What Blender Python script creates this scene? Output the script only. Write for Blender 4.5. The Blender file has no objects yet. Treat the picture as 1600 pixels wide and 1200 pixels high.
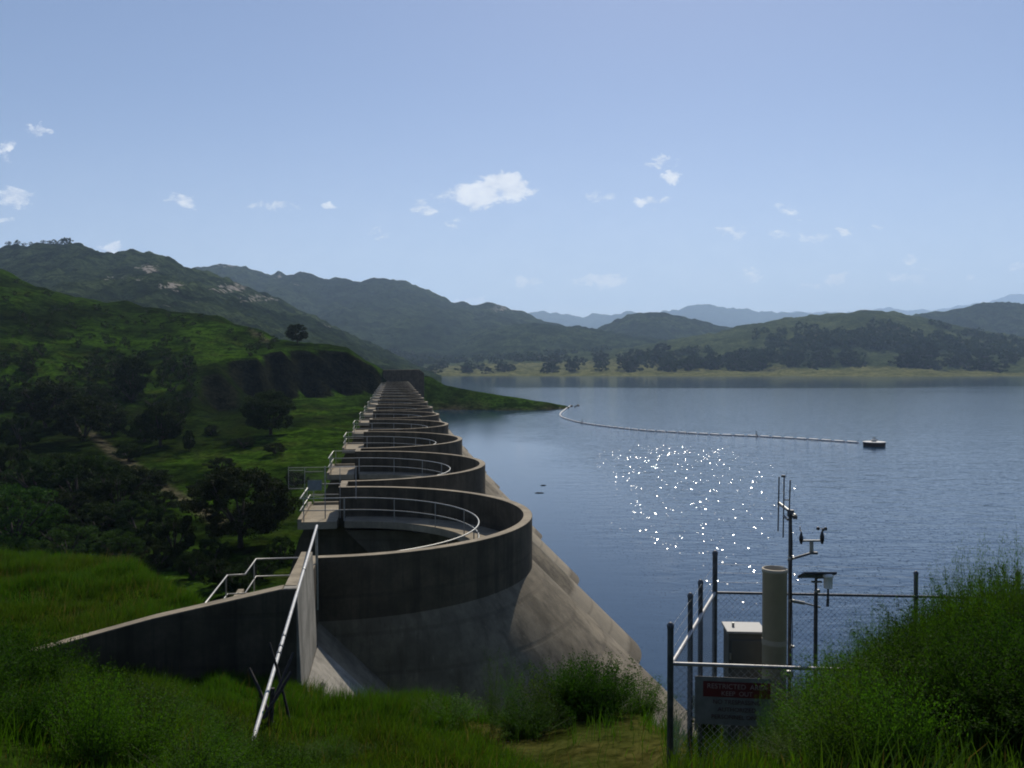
import bpy, math, random
import numpy as np
from mathutils import Vector, Matrix

random.seed(7)
rng = np.random.default_rng(11)
R = math.radians
scene = bpy.context.scene
COL = scene.collection

# ------------------------------------------------------------------ camera
FPX, CX, CY, HZ = 1400.0, 800.0, 600.0, 571.0      # focal length and horizon of the photograph, in its pixels
CAMZ = 17.4                                        # eye above the lake (lake surface is z = 0)
PITCH = math.atan((CY - HZ) / FPX)
cam_data = bpy.data.cameras.new("camera")
cam = bpy.data.objects.new("camera", cam_data)
COL.objects.link(cam)
cam.location = (0, 0, CAMZ)
cam.rotation_euler = (R(90) - PITCH, 0, 0)
cam_data.sensor_width = 36.0
cam_data.lens = 36.0 * FPX / 1600.0
cam_data.clip_start = 0.1
cam_data.clip_end = 40000
scene.camera = cam

# ------------------------------------------------------------------ light
SUN_EL, SUN_AZ = R(42), R(11)                      # azimuth from +Y towards +X
world = bpy.data.worlds.new("World")
scene.world = world
world.use_nodes = True
SKY_STRENGTH = 0.086
sun_data = bpy.data.lights.new("sun", 'SUN')
sun_data.energy = 4.6
sun_data.angle = R(0.53)
sun_data.color = (1.0, 0.92, 0.79)
sun = bpy.data.objects.new("sun", sun_data)
COL.objects.link(sun)
sdir = Vector((math.sin(SUN_AZ) * math.cos(SUN_EL), math.cos(SUN_AZ) * math.cos(SUN_EL), math.sin(SUN_EL)))
sun.rotation_euler = sdir.to_track_quat('Z', 'Y').to_euler()
sun.location = (60, 40, 120)

scene.view_settings.view_transform = 'Standard'
scene.view_settings.look = 'None'
scene.view_settings.gamma = 1.0
scene.view_settings.use_curve_mapping = False
scene.view_settings.exposure = 0.0
scene.render.engine = 'CYCLES'
scene.cycles.filter_width = 1.9
scene.cycles.max_bounces = 7
scene.cycles.volume_bounces = 1
scene.cycles.transparent_max_bounces = 8
scene.cycles.sample_clamp_indirect = 4.0
scene.cycles.use_denoising = True
scene.cycles.caustics_reflective = False
scene.cycles.caustics_refractive = False


def W(px, py, Y):
    """world point at depth Y seen at photograph pixel (px, py)"""
    a, b = (px - CX) / FPX, -(py - CY) / FPX
    dy = math.cos(PITCH) + b * math.sin(PITCH)
    dz = -math.sin(PITCH) + b * math.cos(PITCH)
    s = Y / dy
    return Vector((a * s, Y, CAMZ + dz * s))


def hgt(py, Y):
    return W(CX, py, Y).z - CAMZ


# ------------------------------------------------------------------ sky with a few fair-weather clouds
def build_world():
    nt = world.node_tree
    nt.nodes.clear()
    N = nt.nodes.new
    L = nt.links.new
    out = N('ShaderNodeOutputWorld')
    bg = N('ShaderNodeBackground')
    bg.inputs['Strength'].default_value = SKY_STRENGTH
    sky = N('ShaderNodeTexSky')
    sky.sky_type = 'NISHITA'
    sky.sun_disc = False
    sky.sun_elevation = SUN_EL
    sky.sun_rotation = SUN_AZ
    sky.altitude = 600
    sky.air_density = 1.0
    sky.dust_density = 0.35
    sky.ozone_density = 2.9
    tc = N('ShaderNodeTexCoord')
    sep = N('ShaderNodeSeparateXYZ')
    L(tc.outputs['Generated'], sep.inputs[0])

    def m(op, a, b=None, c=None, clamp=False):
        n = N('ShaderNodeMath')
        n.operation = op
        n.use_clamp = clamp
        for i, v in enumerate((a, b, c)):
            if v is None:
                continue
            if isinstance(v, (int, float)):
                n.inputs[i].default_value = v
            else:
                L(v, n.inputs[i])
        return n.outputs[0]
    yy = m('MAXIMUM', sep.outputs['Y'], 0.02)
    u = m('DIVIDE', sep.outputs['X'], yy)
    v = m('DIVIDE', sep.outputs['Z'], yy)
    cmb = N('ShaderNodeCombineXYZ')
    L(u, cmb.inputs[0])
    L(m('MULTIPLY', v, 1.7), cmb.inputs[1])

    def noise(scale, detail, rough, dist=0.0):
        n = N('ShaderNodeTexNoise')
        n.inputs['Scale'].default_value = scale
        n.inputs['Detail'].default_value = detail
        n.inputs['Roughness'].default_value = rough
        n.inputs['Distortion'].default_value = dist
        L(cmb.outputs[0], n.inputs['Vector'])
        return n.outputs[0]
    n1 = noise(30, 8, 0.66, 0.5)
    n2 = noise(9, 4, 0.5)
    # centre px, py, half width, half height, density
    clouds = [(792, 288, 42, 26, 1.2), (760, 300, 60, 22, 1.15), (724, 300, 44, 18, .9), (812, 297, 28, 18, 1.0), (750, 312, 66, 13, .9), (658, 326, 22, 16, .65), (710, 352, 18, 12, .3), (596, 366, 18, 14, .3),
              (445, 319, 34, 11, .6), (515, 323, 16, 8, .45), (288, 318, 28, 12, .5), (400, 322, 30, 8, .3), (20, 308, 46, 17, .6), (10, 348, 18, 12, .45),
              (60, 202, 14, 9, .4), (16, 235, 14, 16, .3), (170, 388, 22, 10, .55), (940, 437, 42, 12, .95), (824, 440, 26, 10, .65), (745, 472, 36, 10, .6),
              (1014, 315, 30, 10, .6), (1058, 276, 18, 13, .55), (1035, 253, 36, 9, .45), (938, 308, 40, 13, .4), (1318, 361, 20, 10, .7),
              (1155, 364, 32, 12, .4), (1275, 372, 30, 12, .3), (1300, 437, 26, 11, .8), (1262, 446, 24, 9, .6), (1418, 408, 16, 12, .6), (1425, 434, 56, 12, .5),
              (1372, 356, 18, 7, .3), (1520, 436, 18, 7, .4), (1166, 434, 30, 14, .25), (1230, 328, 34, 16, .16), (1595, 420, 18, 9, .5), (1215, 368, 26, 10, .25)]
    n3 = noise(105, 5, 0.6, 0.3)
    nA, nB = noise(21, 5, 0.6), noise(33, 5, 0.62, 0.8)
    uw = m('ADD', u, m('MULTIPLY', m('SUBTRACT', nA, 0.5), 0.075))
    vw = m('ADD', v, m('MULTIPLY', m('SUBTRACT', nB, 0.5), 0.036))
    acc = None
    for (px, py, w, h, d) in clouds:
        p = W(px, py, 1.0)
        ui, vi = p.x, p.z - CAMZ
        a = m('MULTIPLY', m('SUBTRACT', uw, ui), FPX / (w * 1.12))
        b = m('MULTIPLY', m('SUBTRACT', vw, vi), FPX / (h * 1.12))
        r2 = m('ADD', m('MULTIPLY', a, a), m('MULTIPLY', b, b))
        k = m('MULTIPLY', m('SUBTRACT', 1.0, r2, clamp=True), d if d > .85 else d * .75 + .36)
        acc = k if acc is None else m('MAXIMUM', acc, k)
    val = m('ADD', m('ADD', acc, m('MULTIPLY', m('SUBTRACT', n3, 0.5), 0.75)), m('ADD', m('MULTIPLY', m('SUBTRACT', n1, 0.5), 2.3), m('MULTIPLY', m('SUBTRACT', n2, 0.5), 0.5)))
    mr = N('ShaderNodeMapRange')
    mr.interpolation_type = 'SMOOTHSTEP'
    L(val, mr.inputs[0])
    mr.inputs[1].default_value = 0.14
    mr.inputs[2].default_value = 1.0
    cl = m('MULTIPLY', mr.outputs[0], m('MULTIPLY', acc, 2.6, clamp=True), clamp=True)
    cl = m('MULTIPLY', cl, 0.95)
    # thin milky veil low in the sky
    veil = m('MULTIPLY', m('POWER', m('SUBTRACT', 1.0, m('MULTIPLY', v, 3.0), clamp=True), 2.0), m('ADD', 0.26, m('MULTIPLY', n2, 0.30)))
    cl = m('MAXIMUM', cl, veil)
    mix = N('ShaderNodeMix')
    mix.data_type = 'RGBA'
    L(cl, mix.inputs[0])
    hue = N('ShaderNodeMix')
    hue.data_type = 'RGBA'
    hue.blend_type = 'MULTIPLY'
    hue.inputs[0].default_value = 1.0
    L(sky.outputs[0], hue.inputs[6])
    hue.inputs[7].default_value = (1.09, 0.975, 1.0, 1)
    L(hue.outputs[2], mix.inputs[6])
    cs = N('ShaderNodeMix')
    cs.data_type = 'RGBA'
    L(m('MULTIPLY', m('SUBTRACT', n1, 0.36), 3.6, clamp=True), cs.inputs[0])
    cs.inputs[6].default_value = (9.8, 10.0, 10.5, 1)
    cs.inputs[7].default_value = (12.2, 12.2, 12.2, 1)
    L(cs.outputs[2], mix.inputs[7])
    L(mix.outputs[2], bg.inputs['Color'])
    L(bg.outputs[0], out.inputs['Surface'])


build_world()


# ------------------------------------------------------------------ numpy noise
def _hash(ix, iy, seed):
    n = (ix.astype(np.int64) * 374761393 + iy.astype(np.int64) * 668265263 + seed * 1442695041) & 0xffffffff
    n = ((n ^ (n >> 13)) * 1274126177) & 0xffffffff
    n = n ^ (n >> 16)
    return (n & 0xffff) / 65535.0


def vnoise(x, y, seed=0):
    ix, iy = np.floor(x), np.floor(y)
    fx, fy = x - ix, y - iy
    fx = fx * fx * (3 - 2 * fx)
    fy = fy * fy * (3 - 2 * fy)
    a, b = _hash(ix, iy, seed), _hash(ix + 1, iy, seed)
    c, d = _hash(ix, iy + 1, seed), _hash(ix + 1, iy + 1, seed)
    return (a * (1 - fx) + b * fx) * (1 - fy) + (c * (1 - fx) + d * fx) * fy


def fbm(x, y, seed=0, octaves=5, gain=0.5):
    s, a, t = 0.0, 1.0, 0.0
    for i in range(octaves):
        s = s + a * (vnoise(x * 2 ** i + 17.3 * i, y * 2 ** i - 9.1 * i, seed + i) - 0.5)
        t += a
        a *= gain
    return s / t * 2.0


# ------------------------------------------------------------------ mesh helpers
def tag(o, label=None, cat=None, group=None, kind=None):
    if label:
        o['label'] = label
    if cat:
        o['category'] = cat
    if group:
        o['group'] = group
    if kind:
        o['kind'] = kind
    return o


def link(name, data, parent=None, loc=None):
    o = bpy.data.objects.new(name, data)
    COL.objects.link(o)
    if parent is not None:
        o.parent = parent
    if loc is not None:
        o.location = loc
    return o


def empty(name, loc=(0, 0, 0), rz=0.0):
    o = link(name, None)
    o.empty_display_size = 0.3
    o.location = loc
    o.rotation_euler = (0, 0, rz)
    return o


def copy_tree(o, parent=None):
    c = o.copy()
    COL.objects.link(c)
    if parent is not None:
        c.parent = parent
    for ch in [x for x in o.children]:
        copy_tree(ch, c)
    return c


def np_mesh(name, V, F, mat, tint=None, smooth=False):
    """V (n,3), F (m,3) or (m,4) with -1 padding not allowed; tint (n,3) per vertex"""
    V = np.asarray(V, dtype=np.float32)
    F = np.asarray(F, dtype=np.int32)
    me = bpy.data.meshes.new(name)
    me.vertices.add(len(V))
    me.vertices.foreach_set('co', V.ravel())
    k = F.shape[1]
    me.loops.add(F.size)
    me.loops.foreach_set('vertex_index', F.ravel())
    me.polygons.add(len(F))
    me.polygons.foreach_set('loop_start', np.arange(0, F.size, k, dtype=np.int32))
    me.polygons.foreach_set('loop_total', np.full(len(F), k, dtype=np.int32))
    if smooth:
        me.polygons.foreach_set('use_smooth', np.ones(len(F), dtype=bool))
    if tint is not None:
        at = me.color_attributes.new('tint', 'FLOAT_COLOR', 'POINT')
        c = np.ones((len(V), 4), dtype=np.float32)
        c[:, :3] = tint
        at.data.foreach_set('color', c.ravel())
    me.update(calc_edges=True)
    me.validate()
    if mat:
        me.materials.append(mat)
    return me


class MB:
    """collects shapes for ONE mesh"""

    def __init__(self):
        self.v, self.f, self.sm = [], [], []

    def add(self, verts, faces, smooth=False):
        b = len(self.v)
        self.v += [tuple(p) for p in verts]
        for f in faces:
            self.f.append([b + i for i in f])
            self.sm.append(smooth)
        return self

    def box(self, c, s, M=None, taper=1.0):
        x, y, z = s[0] / 2, s[1] / 2, s[2] / 2
        P = [Vector((sx * x * (taper if sz > 0 else 1), sy * y * (taper if sz > 0 else 1), sz * z)) for sz in (-1, 1) for sy in (-1, 1) for sx in (-1, 1)]
        if M is not None:
            P = [M @ p for p in P]
        P = [p + Vector(c) for p in P]
        return self.add(P, [(0, 2, 3, 1), (4, 5, 7, 6), (0, 1, 5, 4), (2, 6, 7, 3), (0, 4, 6, 2), (1, 3, 7, 5)])

    def prism(self, prof, f0, f1):
        """prof: closed 2D polygon; f0/f1 map a 2D point to 3D at either end"""
        n = len(prof)
        P = [f0(p) for p in prof] + [f1(p) for p in prof]
        F = [tuple(range(n))[::-1], tuple(range(n, 2 * n))]
        F += [(i, (i + 1) % n, n + (i + 1) % n, n + i) for i in range(n)]
        return self.add(P, F)

    def tube(self, pts, r, n=8, closed=False, caps=True):
        pts = [Vector(p) for p in pts]
        rad = r if isinstance(r, (list, tuple)) else [r] * len(pts)
        rings, ref = [], None
        m = len(pts)
        for i, p in enumerate(pts):
            if closed:
                t = pts[(i + 1) % m] - pts[i - 1]
            else:
                t = pts[min(i + 1, m - 1)] - pts[max(i - 1, 0)]
            t.normalize()
            if ref is None:
                ref = Vector((0, 0, 1)) if abs(t.z) < 0.9 else Vector((1, 0, 0))
            a = (ref - t * ref.dot(t)).normalized()
            ref = a
            b = t.cross(a)
            rings.append([p + (a * math.cos(2 * math.pi * k / n) + b * math.sin(2 * math.pi * k / n)) * rad[i] for k in range(n)])
        V = [q for rg in rings for q in rg]
        F = []
        for i in range(m if closed else m - 1):
            j = (i + 1) % m
            for k in range(n):
                F.append((i * n + k, i * n + (k + 1) % n, j * n + (k + 1) % n, j * n + k))
        self.add(V, F, True)
        if caps and not closed:
            self.add(rings[0], [tuple(range(n))[::-1]])
            self.add(rings[-1], [tuple(range(n))])
        return self

    def lathe(self, prof, c=(0, 0, 0), n=20, M=None, smooth=True):
        V, F = [], []
        for (r, z) in prof:
            for k in range(n):
                a = 2 * math.pi * k / n
                p = Vector((r * math.cos(a), r * math.sin(a), z))
                if M is not None:
                    p = M @ p
                V.append(p + Vector(c))
        for i in range(len(prof) - 1):
            for k in range(n):
                F.append((i * n + k, i * n + (k + 1) % n, (i + 1) * n + (k + 1) % n, (i + 1) * n + k))
        self.add(V, F, smooth)
        m = len(prof) - 1
        self.add(V[:n], [tuple(range(n))[::-1]])
        self.add(V[m * n:], [tuple(range(n))])
        return self

    def mesh(self, name, mat):
        me = bpy.data.meshes.new(name)
        me.from_pydata([tuple(p) for p in self.v], [], self.f)
        me.polygons.foreach_set('use_smooth', self.sm)
        me.update()
        if mat:
            me.materials.append(mat)
        return me

    def build(self, name, mat, parent=None, loc=None, bevel=0.0):
        o = link(name, self.mesh(name, mat), parent, loc)
        if bevel:
            b = o.modifiers.new('bevel', 'BEVEL')
            b.width = bevel
            b.segments = 2
            b.limit_method = 'ANGLE'
            b.angle_limit = R(40)
        return o


# ------------------------------------------------------------------ materials
def new_mat(name):
    m = bpy.data.materials.new(name)
    m.use_nodes = True
    nt = m.node_tree
    for n in list(nt.nodes):
        if n.type != 'OUTPUT_MATERIAL':
            nt.nodes.remove(n)
    out = [n for n in nt.nodes if n.type == 'OUTPUT_MATERIAL'][0]
    return m, nt, out


class NT:
    def __init__(self, nt):
        self.nt = nt

    def n(self, t, **kw):
        x = self.nt.nodes.new(t)
        for k, v in kw.items():
            setattr(x, k, v)
        return x

    def l(self, a, b):
        self.nt.links.new(a, b)

    def set(self, sock, v):
        if hasattr(v, 'is_output'):
            self.l(v, sock)
        elif isinstance(v, (tuple, list)) and sock.type == 'RGBA' and len(v) == 3:
            sock.default_value = (*v, 1)
        else:
            sock.default_value = v

    def math(self, op, a, b=None, c=None, clamp=False):
        x = self.n('ShaderNodeMath', operation=op, use_clamp=clamp)
        for i, v in enumerate((a, b, c)):
            if v is not None:
                self.set(x.inputs[i], v)
        return x.outputs[0]

    def pos(self, scale=(1, 1, 1)):
        g = self.n('ShaderNodeNewGeometry')
        mp = self.n('ShaderNodeMapping')
        mp.inputs['Scale'].default_value = scale
        self.l(g.outputs['Position'], mp.inputs['Vector'])
        return mp.outputs[0]

    def noise(self, scale, detail=4, rough=0.55, vec=None, dist=0.0):
        x = self.n('ShaderNodeTexNoise')
        x.inputs['Scale'].default_value = scale
        x.inputs['Detail'].default_value = detail
        x.inputs['Roughness'].default_value = rough
        x.inputs['Distortion'].default_value = dist
        self.l(vec if vec is not None else self.pos(), x.inputs['Vector'])
        return x.outputs[0]

    def ramp(self, fac, stops):
        x = self.n('ShaderNodeValToRGB')
        e = x.color_ramp.elements
        while len(e) < len(stops):
            e.new(0.5)
        for el, (p, c) in zip(e, stops):
            el.position = p
            el.color = (*c, 1) if len(c) == 3 else c
        self.l(fac, x.inputs[0])
        return x.outputs[0]

    def step(self, v, a, b):
        x = self.n('ShaderNodeMapRange', interpolation_type='SMOOTHSTEP')
        self.set(x.inputs[0], v)
        x.inputs[1].default_value = a
        x.inputs[2].default_value = b
        return x.outputs[0]

    def mix(self, f, a, b, blend='MIX'):
        x = self.n('ShaderNodeMix', data_type='RGBA', blend_type=blend)
        self.set(x.inputs[0], f)
        self.set(x.inputs[6], a)
        self.set(x.inputs[7], b)
        return x.outputs[2]

    def bump(self, h, strength, dist, normal=None):
        x = self.n('ShaderNodeBump')
        self.set(x.inputs['Strength'], strength)
        x.inputs['Distance'].default_value = dist
        self.l(h, x.inputs['Height'])
        if normal is not None:
            self.l(normal, x.inputs['Normal'])
        return x.outputs[0]

    def bsdf(self, col, rough=0.8, metal=0.0, normal=None, spec=0.5):
        x = self.n('ShaderNodeBsdfPrincipled')
        self.set(x.inputs['Base Color'], col)
        self.set(x.inputs['Roughness'], rough)
        self.set(x.inputs['Metallic'], metal)
        self.set(x.inputs['Specular IOR Level'], spec)
        if normal is not None:
            self.l(normal, x.inputs['Normal'])
        return x


def concrete(name, a, b, stain, stain_amt=0.5, lifts=True, waterline_shade=False):
    m, nt, out = new_mat(name)
    k = NT(nt)
    n1 = k.noise(0.9, 6, 0.62)
    n2 = k.noise(9.0, 5, 0.6)
    streak = k.noise(1.0, 5, 0.6, k.pos((2.2, 2.2, 0.16)))
    drip = k.noise(1.0, 6, 0.7, k.pos((6.5, 6.5, 0.22)))
    blot = k.noise(0.28, 7, 0.7, None, 0.8)
    col = k.mix(k.step(n1, 0.35, 0.65), a, b)
    col = k.mix(k.math('MULTIPLY', k.step(streak, 0.47, 0.68), stain_amt), col, stain)
    col = k.mix(k.math('MULTIPLY', k.step(drip, 0.53, 0.70), stain_amt * .75), col, stain)
    col = k.mix(k.math('MULTIPLY', k.step(drip, 0.42, 0.30), 0.3), col, tuple(min(.7, x * 1.5) for x in a))
    col = k.mix(k.math('MULTIPLY', k.step(blot, 0.48, 0.66), 0.5), col, (b[0] * .6, b[1] * .6, b[2] * .58))
    col = k.mix(k.math('MULTIPLY', k.step(n2, 0.35, 0.7), 0.3), col, (a[0] * .5, a[1] * .5, a[2] * .5))
    if waterline_shade:
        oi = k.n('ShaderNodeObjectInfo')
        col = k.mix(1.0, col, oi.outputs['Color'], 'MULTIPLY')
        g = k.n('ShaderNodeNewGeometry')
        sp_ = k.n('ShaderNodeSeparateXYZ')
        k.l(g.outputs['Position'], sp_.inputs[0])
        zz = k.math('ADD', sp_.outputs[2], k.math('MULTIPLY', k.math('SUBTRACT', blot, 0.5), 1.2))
        col = k.mix(k.math('MULTIPLY', k.step(zz, 5.6, 8.4), 0.38), col, (.085, .074, .052))  # dark mottled stain, also painting in shade on the barrel below the parapet
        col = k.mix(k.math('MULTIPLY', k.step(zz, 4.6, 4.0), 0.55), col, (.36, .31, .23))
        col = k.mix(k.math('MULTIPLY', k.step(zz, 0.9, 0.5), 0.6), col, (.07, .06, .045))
    h = k.math('ADD', k.math('MULTIPLY', n2, 0.6), k.math('MULTIPLY', n1, 0.6))
    if lifts:
        w = k.n('ShaderNodeTexWave', wave_type='BANDS', bands_direction='Z')
        w.inputs['Scale'].default_value = 0.26
        w.inputs['Distortion'].default_value = 0.35
        w.inputs['Detail'].default_value = 2
        k.l(k.pos(), w.inputs['Vector'])
        line = k.step(w.outputs[1], 0.955, 1.0)
        col = k.mix(k.math('MULTIPLY', line, 0.22), col, stain)
        h = k.math('SUBTRACT', h, k.math('MULTIPLY', line, 0.35))
    p = k.bsdf(col, 0.88, 0, k.bump(h, 0.45, 0.03), 0.12)
    k.l(p.outputs[0], out.inputs['Surface'])
    return m


def leafy(name, a, b, rough=0.55, trans=0.35, spec=0.3, tcol=None):
    """leaf cards; the tint attribute varies leaf to leaf, Object Info plant to plant"""
    m, nt, out = new_mat(name)
    k = NT(nt)
    at = k.n('ShaderNodeAttribute', attribute_name='tint')
    oi = k.n('ShaderNodeObjectInfo')
    col = k.mix(at.outputs['Fac'], a, b)
    hs = k.n('ShaderNodeHueSaturation')
    k.l(k.math('ADD', 0.485, k.math('MULTIPLY', oi.outputs['Random'], 0.03)), hs.inputs['Hue'])
    k.l(k.math('ADD', 0.75, k.math('MULTIPLY', oi.outputs['Random'], 0.5)), hs.inputs['Value'])
    k.l(col, hs.inputs['Color'])
    p = k.bsdf(hs.outputs[0], rough, 0, None, spec)
    t = k.n('ShaderNodeBsdfTranslucent')
    tm = k.mix(1.0, hs.outputs[0], tcol or (1.25, 1.3, 0.6), 'MULTIPLY')
    k.l(tm, t.inputs['Color'])
    s = k.n('ShaderNodeMixShader')
    s.inputs[0].default_value = trans
    k.l(p.outputs[0], s.inputs[1])
    k.l(t.outputs[0], s.inputs[2])
    k.l(s.outputs[0], out.inputs['Surface'])
    return m


def simple(name, col, rough=0.6, metal=0.0, var=0.25, scale=6.0, bump=0.0, spec=0.5):
    m, nt, out = new_mat(name)
    k = NT(nt)
    n = k.noise(scale, 5, 0.6)
    c = k.mix(k.step(n, 0.3, 0.75), tuple(x * (1 - var) for x in col), tuple(min(1, x * (1 + var)) for x in col))
    nm = k.bump(n, bump, 0.02) if bump else None
    rr = k.math('ADD', rough - 0.06, k.math('MULTIPLY', n, 0.12))
    p = k.bsdf(c, rr, metal, nm, spec)
    k.l(p.outputs[0], out.inputs['Surface'])
    return m


def terrain_mat(name, clump_scale, bump_d, dark=(0.55, 0.6, 0.5), rock=False, fine=None):
    """ground whose albedo comes from the tint attribute, broken up by tussocks and, on the mountains, bare granite"""
    m, nt, out = new_mat(name)
    k = NT(nt)
    at = k.n('ShaderNodeAttribute', attribute_name='tint')
    n1 = k.noise(clump_scale, 6, 0.62)
    n2 = k.noise(clump_scale * 4.3, 6, 0.66)
    base = k.mix(1.0, at.outputs['Color'], k.ramp(n1, [(0.40, dark), (0.55, (1, 1, 1)), (0.75, (1.12, 1.1, 1.0))]), 'MULTIPLY')
    base = k.mix(1.0, base, k.ramp(n2, [(0.38, tuple(.15 + .6 * d for d in dark)), (0.56, (1.05, 1.05, 1.0))]), 'MULTIPLY')
    h = k.math('ADD', k.math('MULTIPLY', n1, 1.0), k.math('MULTIPLY', n2, 0.45))
    if rock:
        rn = k.noise(clump_scale * 1.7, 8, 0.72, None, 0.8)
        thr = k.math('SUBTRACT', 0.73, k.math('MULTIPLY', at.outputs['Alpha'], 0.35))
        f = k.math('MULTIPLY', k.math('SUBTRACT', rn, thr), 14.0, clamp=True)
        base = k.mix(f, base, (0.30, 0.27, 0.235))
    p = k.bsdf(base, 0.95, 0, k.bump(h, 0.8, bump_d), 0.0)
    k.l(p.outputs[0], out.inputs['Surface'])
    return m


M = {}
M['conc'] = concrete('weathered_shaded_concrete', (.118, .098, .070), (.075, .063, .046), (.032, .028, .022), 0.6)  # weathered tone, darkened so upright faces carry shade in their colour
M['conc_barrel'] = concrete('stained_shaded_concrete', (.30, .255, .185), (.16, .138, .104), (.058, .05, .038), 0.55, waterline_shade=True)
M['conc_top'] = concrete('walkway_concrete', (.36, .305, .22), (.26, .22, .16), (.13, .113, .085), 0.35, lifts=False)
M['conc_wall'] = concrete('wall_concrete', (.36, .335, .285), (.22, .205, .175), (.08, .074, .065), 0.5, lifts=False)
M['galv'] = simple('galvanised_pipe', (.33, .335, .32), 0.5, 0.75, 0.15, 12)
M['rail_grey'] = simple('dull_fence_rail', (.30, .30, .30), .55, .7, .2, 12)
M['white_pipe'] = simple('white_painted_pipe', (.48, .48, .47), 0.5, 0.0, 0.2, 9)
M['dark_steel'] = simple('dark_weathered_steel', (.10, .105, .115), 0.5, 0.6, 0.3, 9)
M['wire'] = simple('chain_link_wire', (.30, .31, .32), 0.45, 0.8, 0.15, 20)
M['old_wood'] = simple('old_dark_wood', (.035, .03, .027), 0.9, 0, 0.4, 14, 0.4)
M['black'] = simple('black_plastic', (.014, .014, .016), 0.45, 0, 0.2, 20)
M['pvc'] = simple('tan_painted_standpipe', (.42, .355, .25), 0.6, 0, 0.1, 3, 0.05)
M['cabinet'] = simple('grey_green_cabinet_paint', (.10, .105, .095), 0.55, 0, 0.12, 4)
M['cab_top'] = simple('pale_cabinet_lid', (.30, .30, .285), 0.6, 0, 0.1, 6)
M['white_plastic'] = simple('white_plastic', (.78, .77, .74), 0.4, 0, 0.05, 10)
M['sign_white'] = simple('weathered_sign_board', (.185, .178, .165), 0.65, 0, 0.16, 8)
M['sign_red'] = simple('faded_red_sign_paint', (.12, .013, .016), 0.6, 0, 0.18, 10)
M['sign_ink'] = simple('sign_ink', (.085, .03, .03), 0.7, 0, 0.1, 10)
M['sign_letter'] = simple('pale_sign_letters', (.34, .24, .22), 0.7, 0, 0.1, 10)
M['bark'] = simple('oak_bark', (.045, .036, .028), 0.95, 0, 0.4, 5, 0.6)
M['stem'] = simple('shrub_stem', (.055, .06, .022), 0.85, 0, 0.3, 8)
M['rust'] = simple('rusty_hull', (.045, .032, .026), 0.8, 0, 0.4, 3, 0.2)
M['deck'] = simple('pale_deck', (.5, .5, .48), 0.7, 0, 0.15, 3)
M['float'] = simple('white_float', (.70, .67, .62), 0.5, 0, 0.15, 2)
M['float_line'] = simple('float_cable', (.2, .09, .07), 0.8, 0, 0.2, 2)
M['rock'] = simple('granite', (.24, .21, .18), 0.9, 0, 0.35, 2, 0.5)
M['oak'] = leafy('oak_leaves', (.007, .015, .004), (.030, .048, .011), 0.75, 0.2, 0.06)
M['bush'] = leafy('valley_bush_leaves', (.008, .018, .004), (.028, .048, .010), 0.75, 0.25, 0.06)
M['lush'] = leafy('bright_bush_leaves', (.009, .028, .005), (.046, .092, .016), 0.7, 0.3, 0.06)
M['broom'] = leafy('broom_leaves', (.019, .052, .003), (.068, .142, .010), 0.65, 0.45, 0.08)
M['darkbroom'] = leafy('dark_broom_leaves', (.011, .030, .003), (.038, .084, .007), 0.7, 0.4, 0.05)
M['grass'] = None
M['ground'] = terrain_mat('near_ground', 1.1, 0.12)
M['valley'] = terrain_mat('valley_grass', 0.22, 1.1, (0.34, 0.38, 0.32))
M['hills'] = terrain_mat('chaparral', 0.030, 16.0, (0.30, 0.36, 0.32), True)
M['hills_far'] = terrain_mat('far_chaparral', 0.016, 34.0, (0.38, 0.42, 0.38), True)
M['shore'] = terrain_mat('shore_grass', 0.03, 4.0, (0.6, 0.64, 0.56))


def grass_mat():
    m, nt, out = new_mat('grass_blades')
    k = NT(nt)
    at = k.n('ShaderNodeAttribute', attribute_name='tint')
    p = k.bsdf(at.outputs['Color'], 0.5, 0, None, 0.25)
    t = k.n('ShaderNodeBsdfTranslucent')
    k.l(k.mix(1.0, at.outputs['Color'], (1.3, 1.3, 0.7), 'MULTIPLY'), t.inputs['Color'])
    s = k.n('ShaderNodeMixShader')
    s.inputs[0].default_value = 0.42
    k.l(p.outputs[0], s.inputs[1])
    k.l(t.outputs[0], s.inputs[2])
    k.l(s.outputs[0], out.inputs['Surface'])
    return m


M['grass'] = grass_mat()


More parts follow.
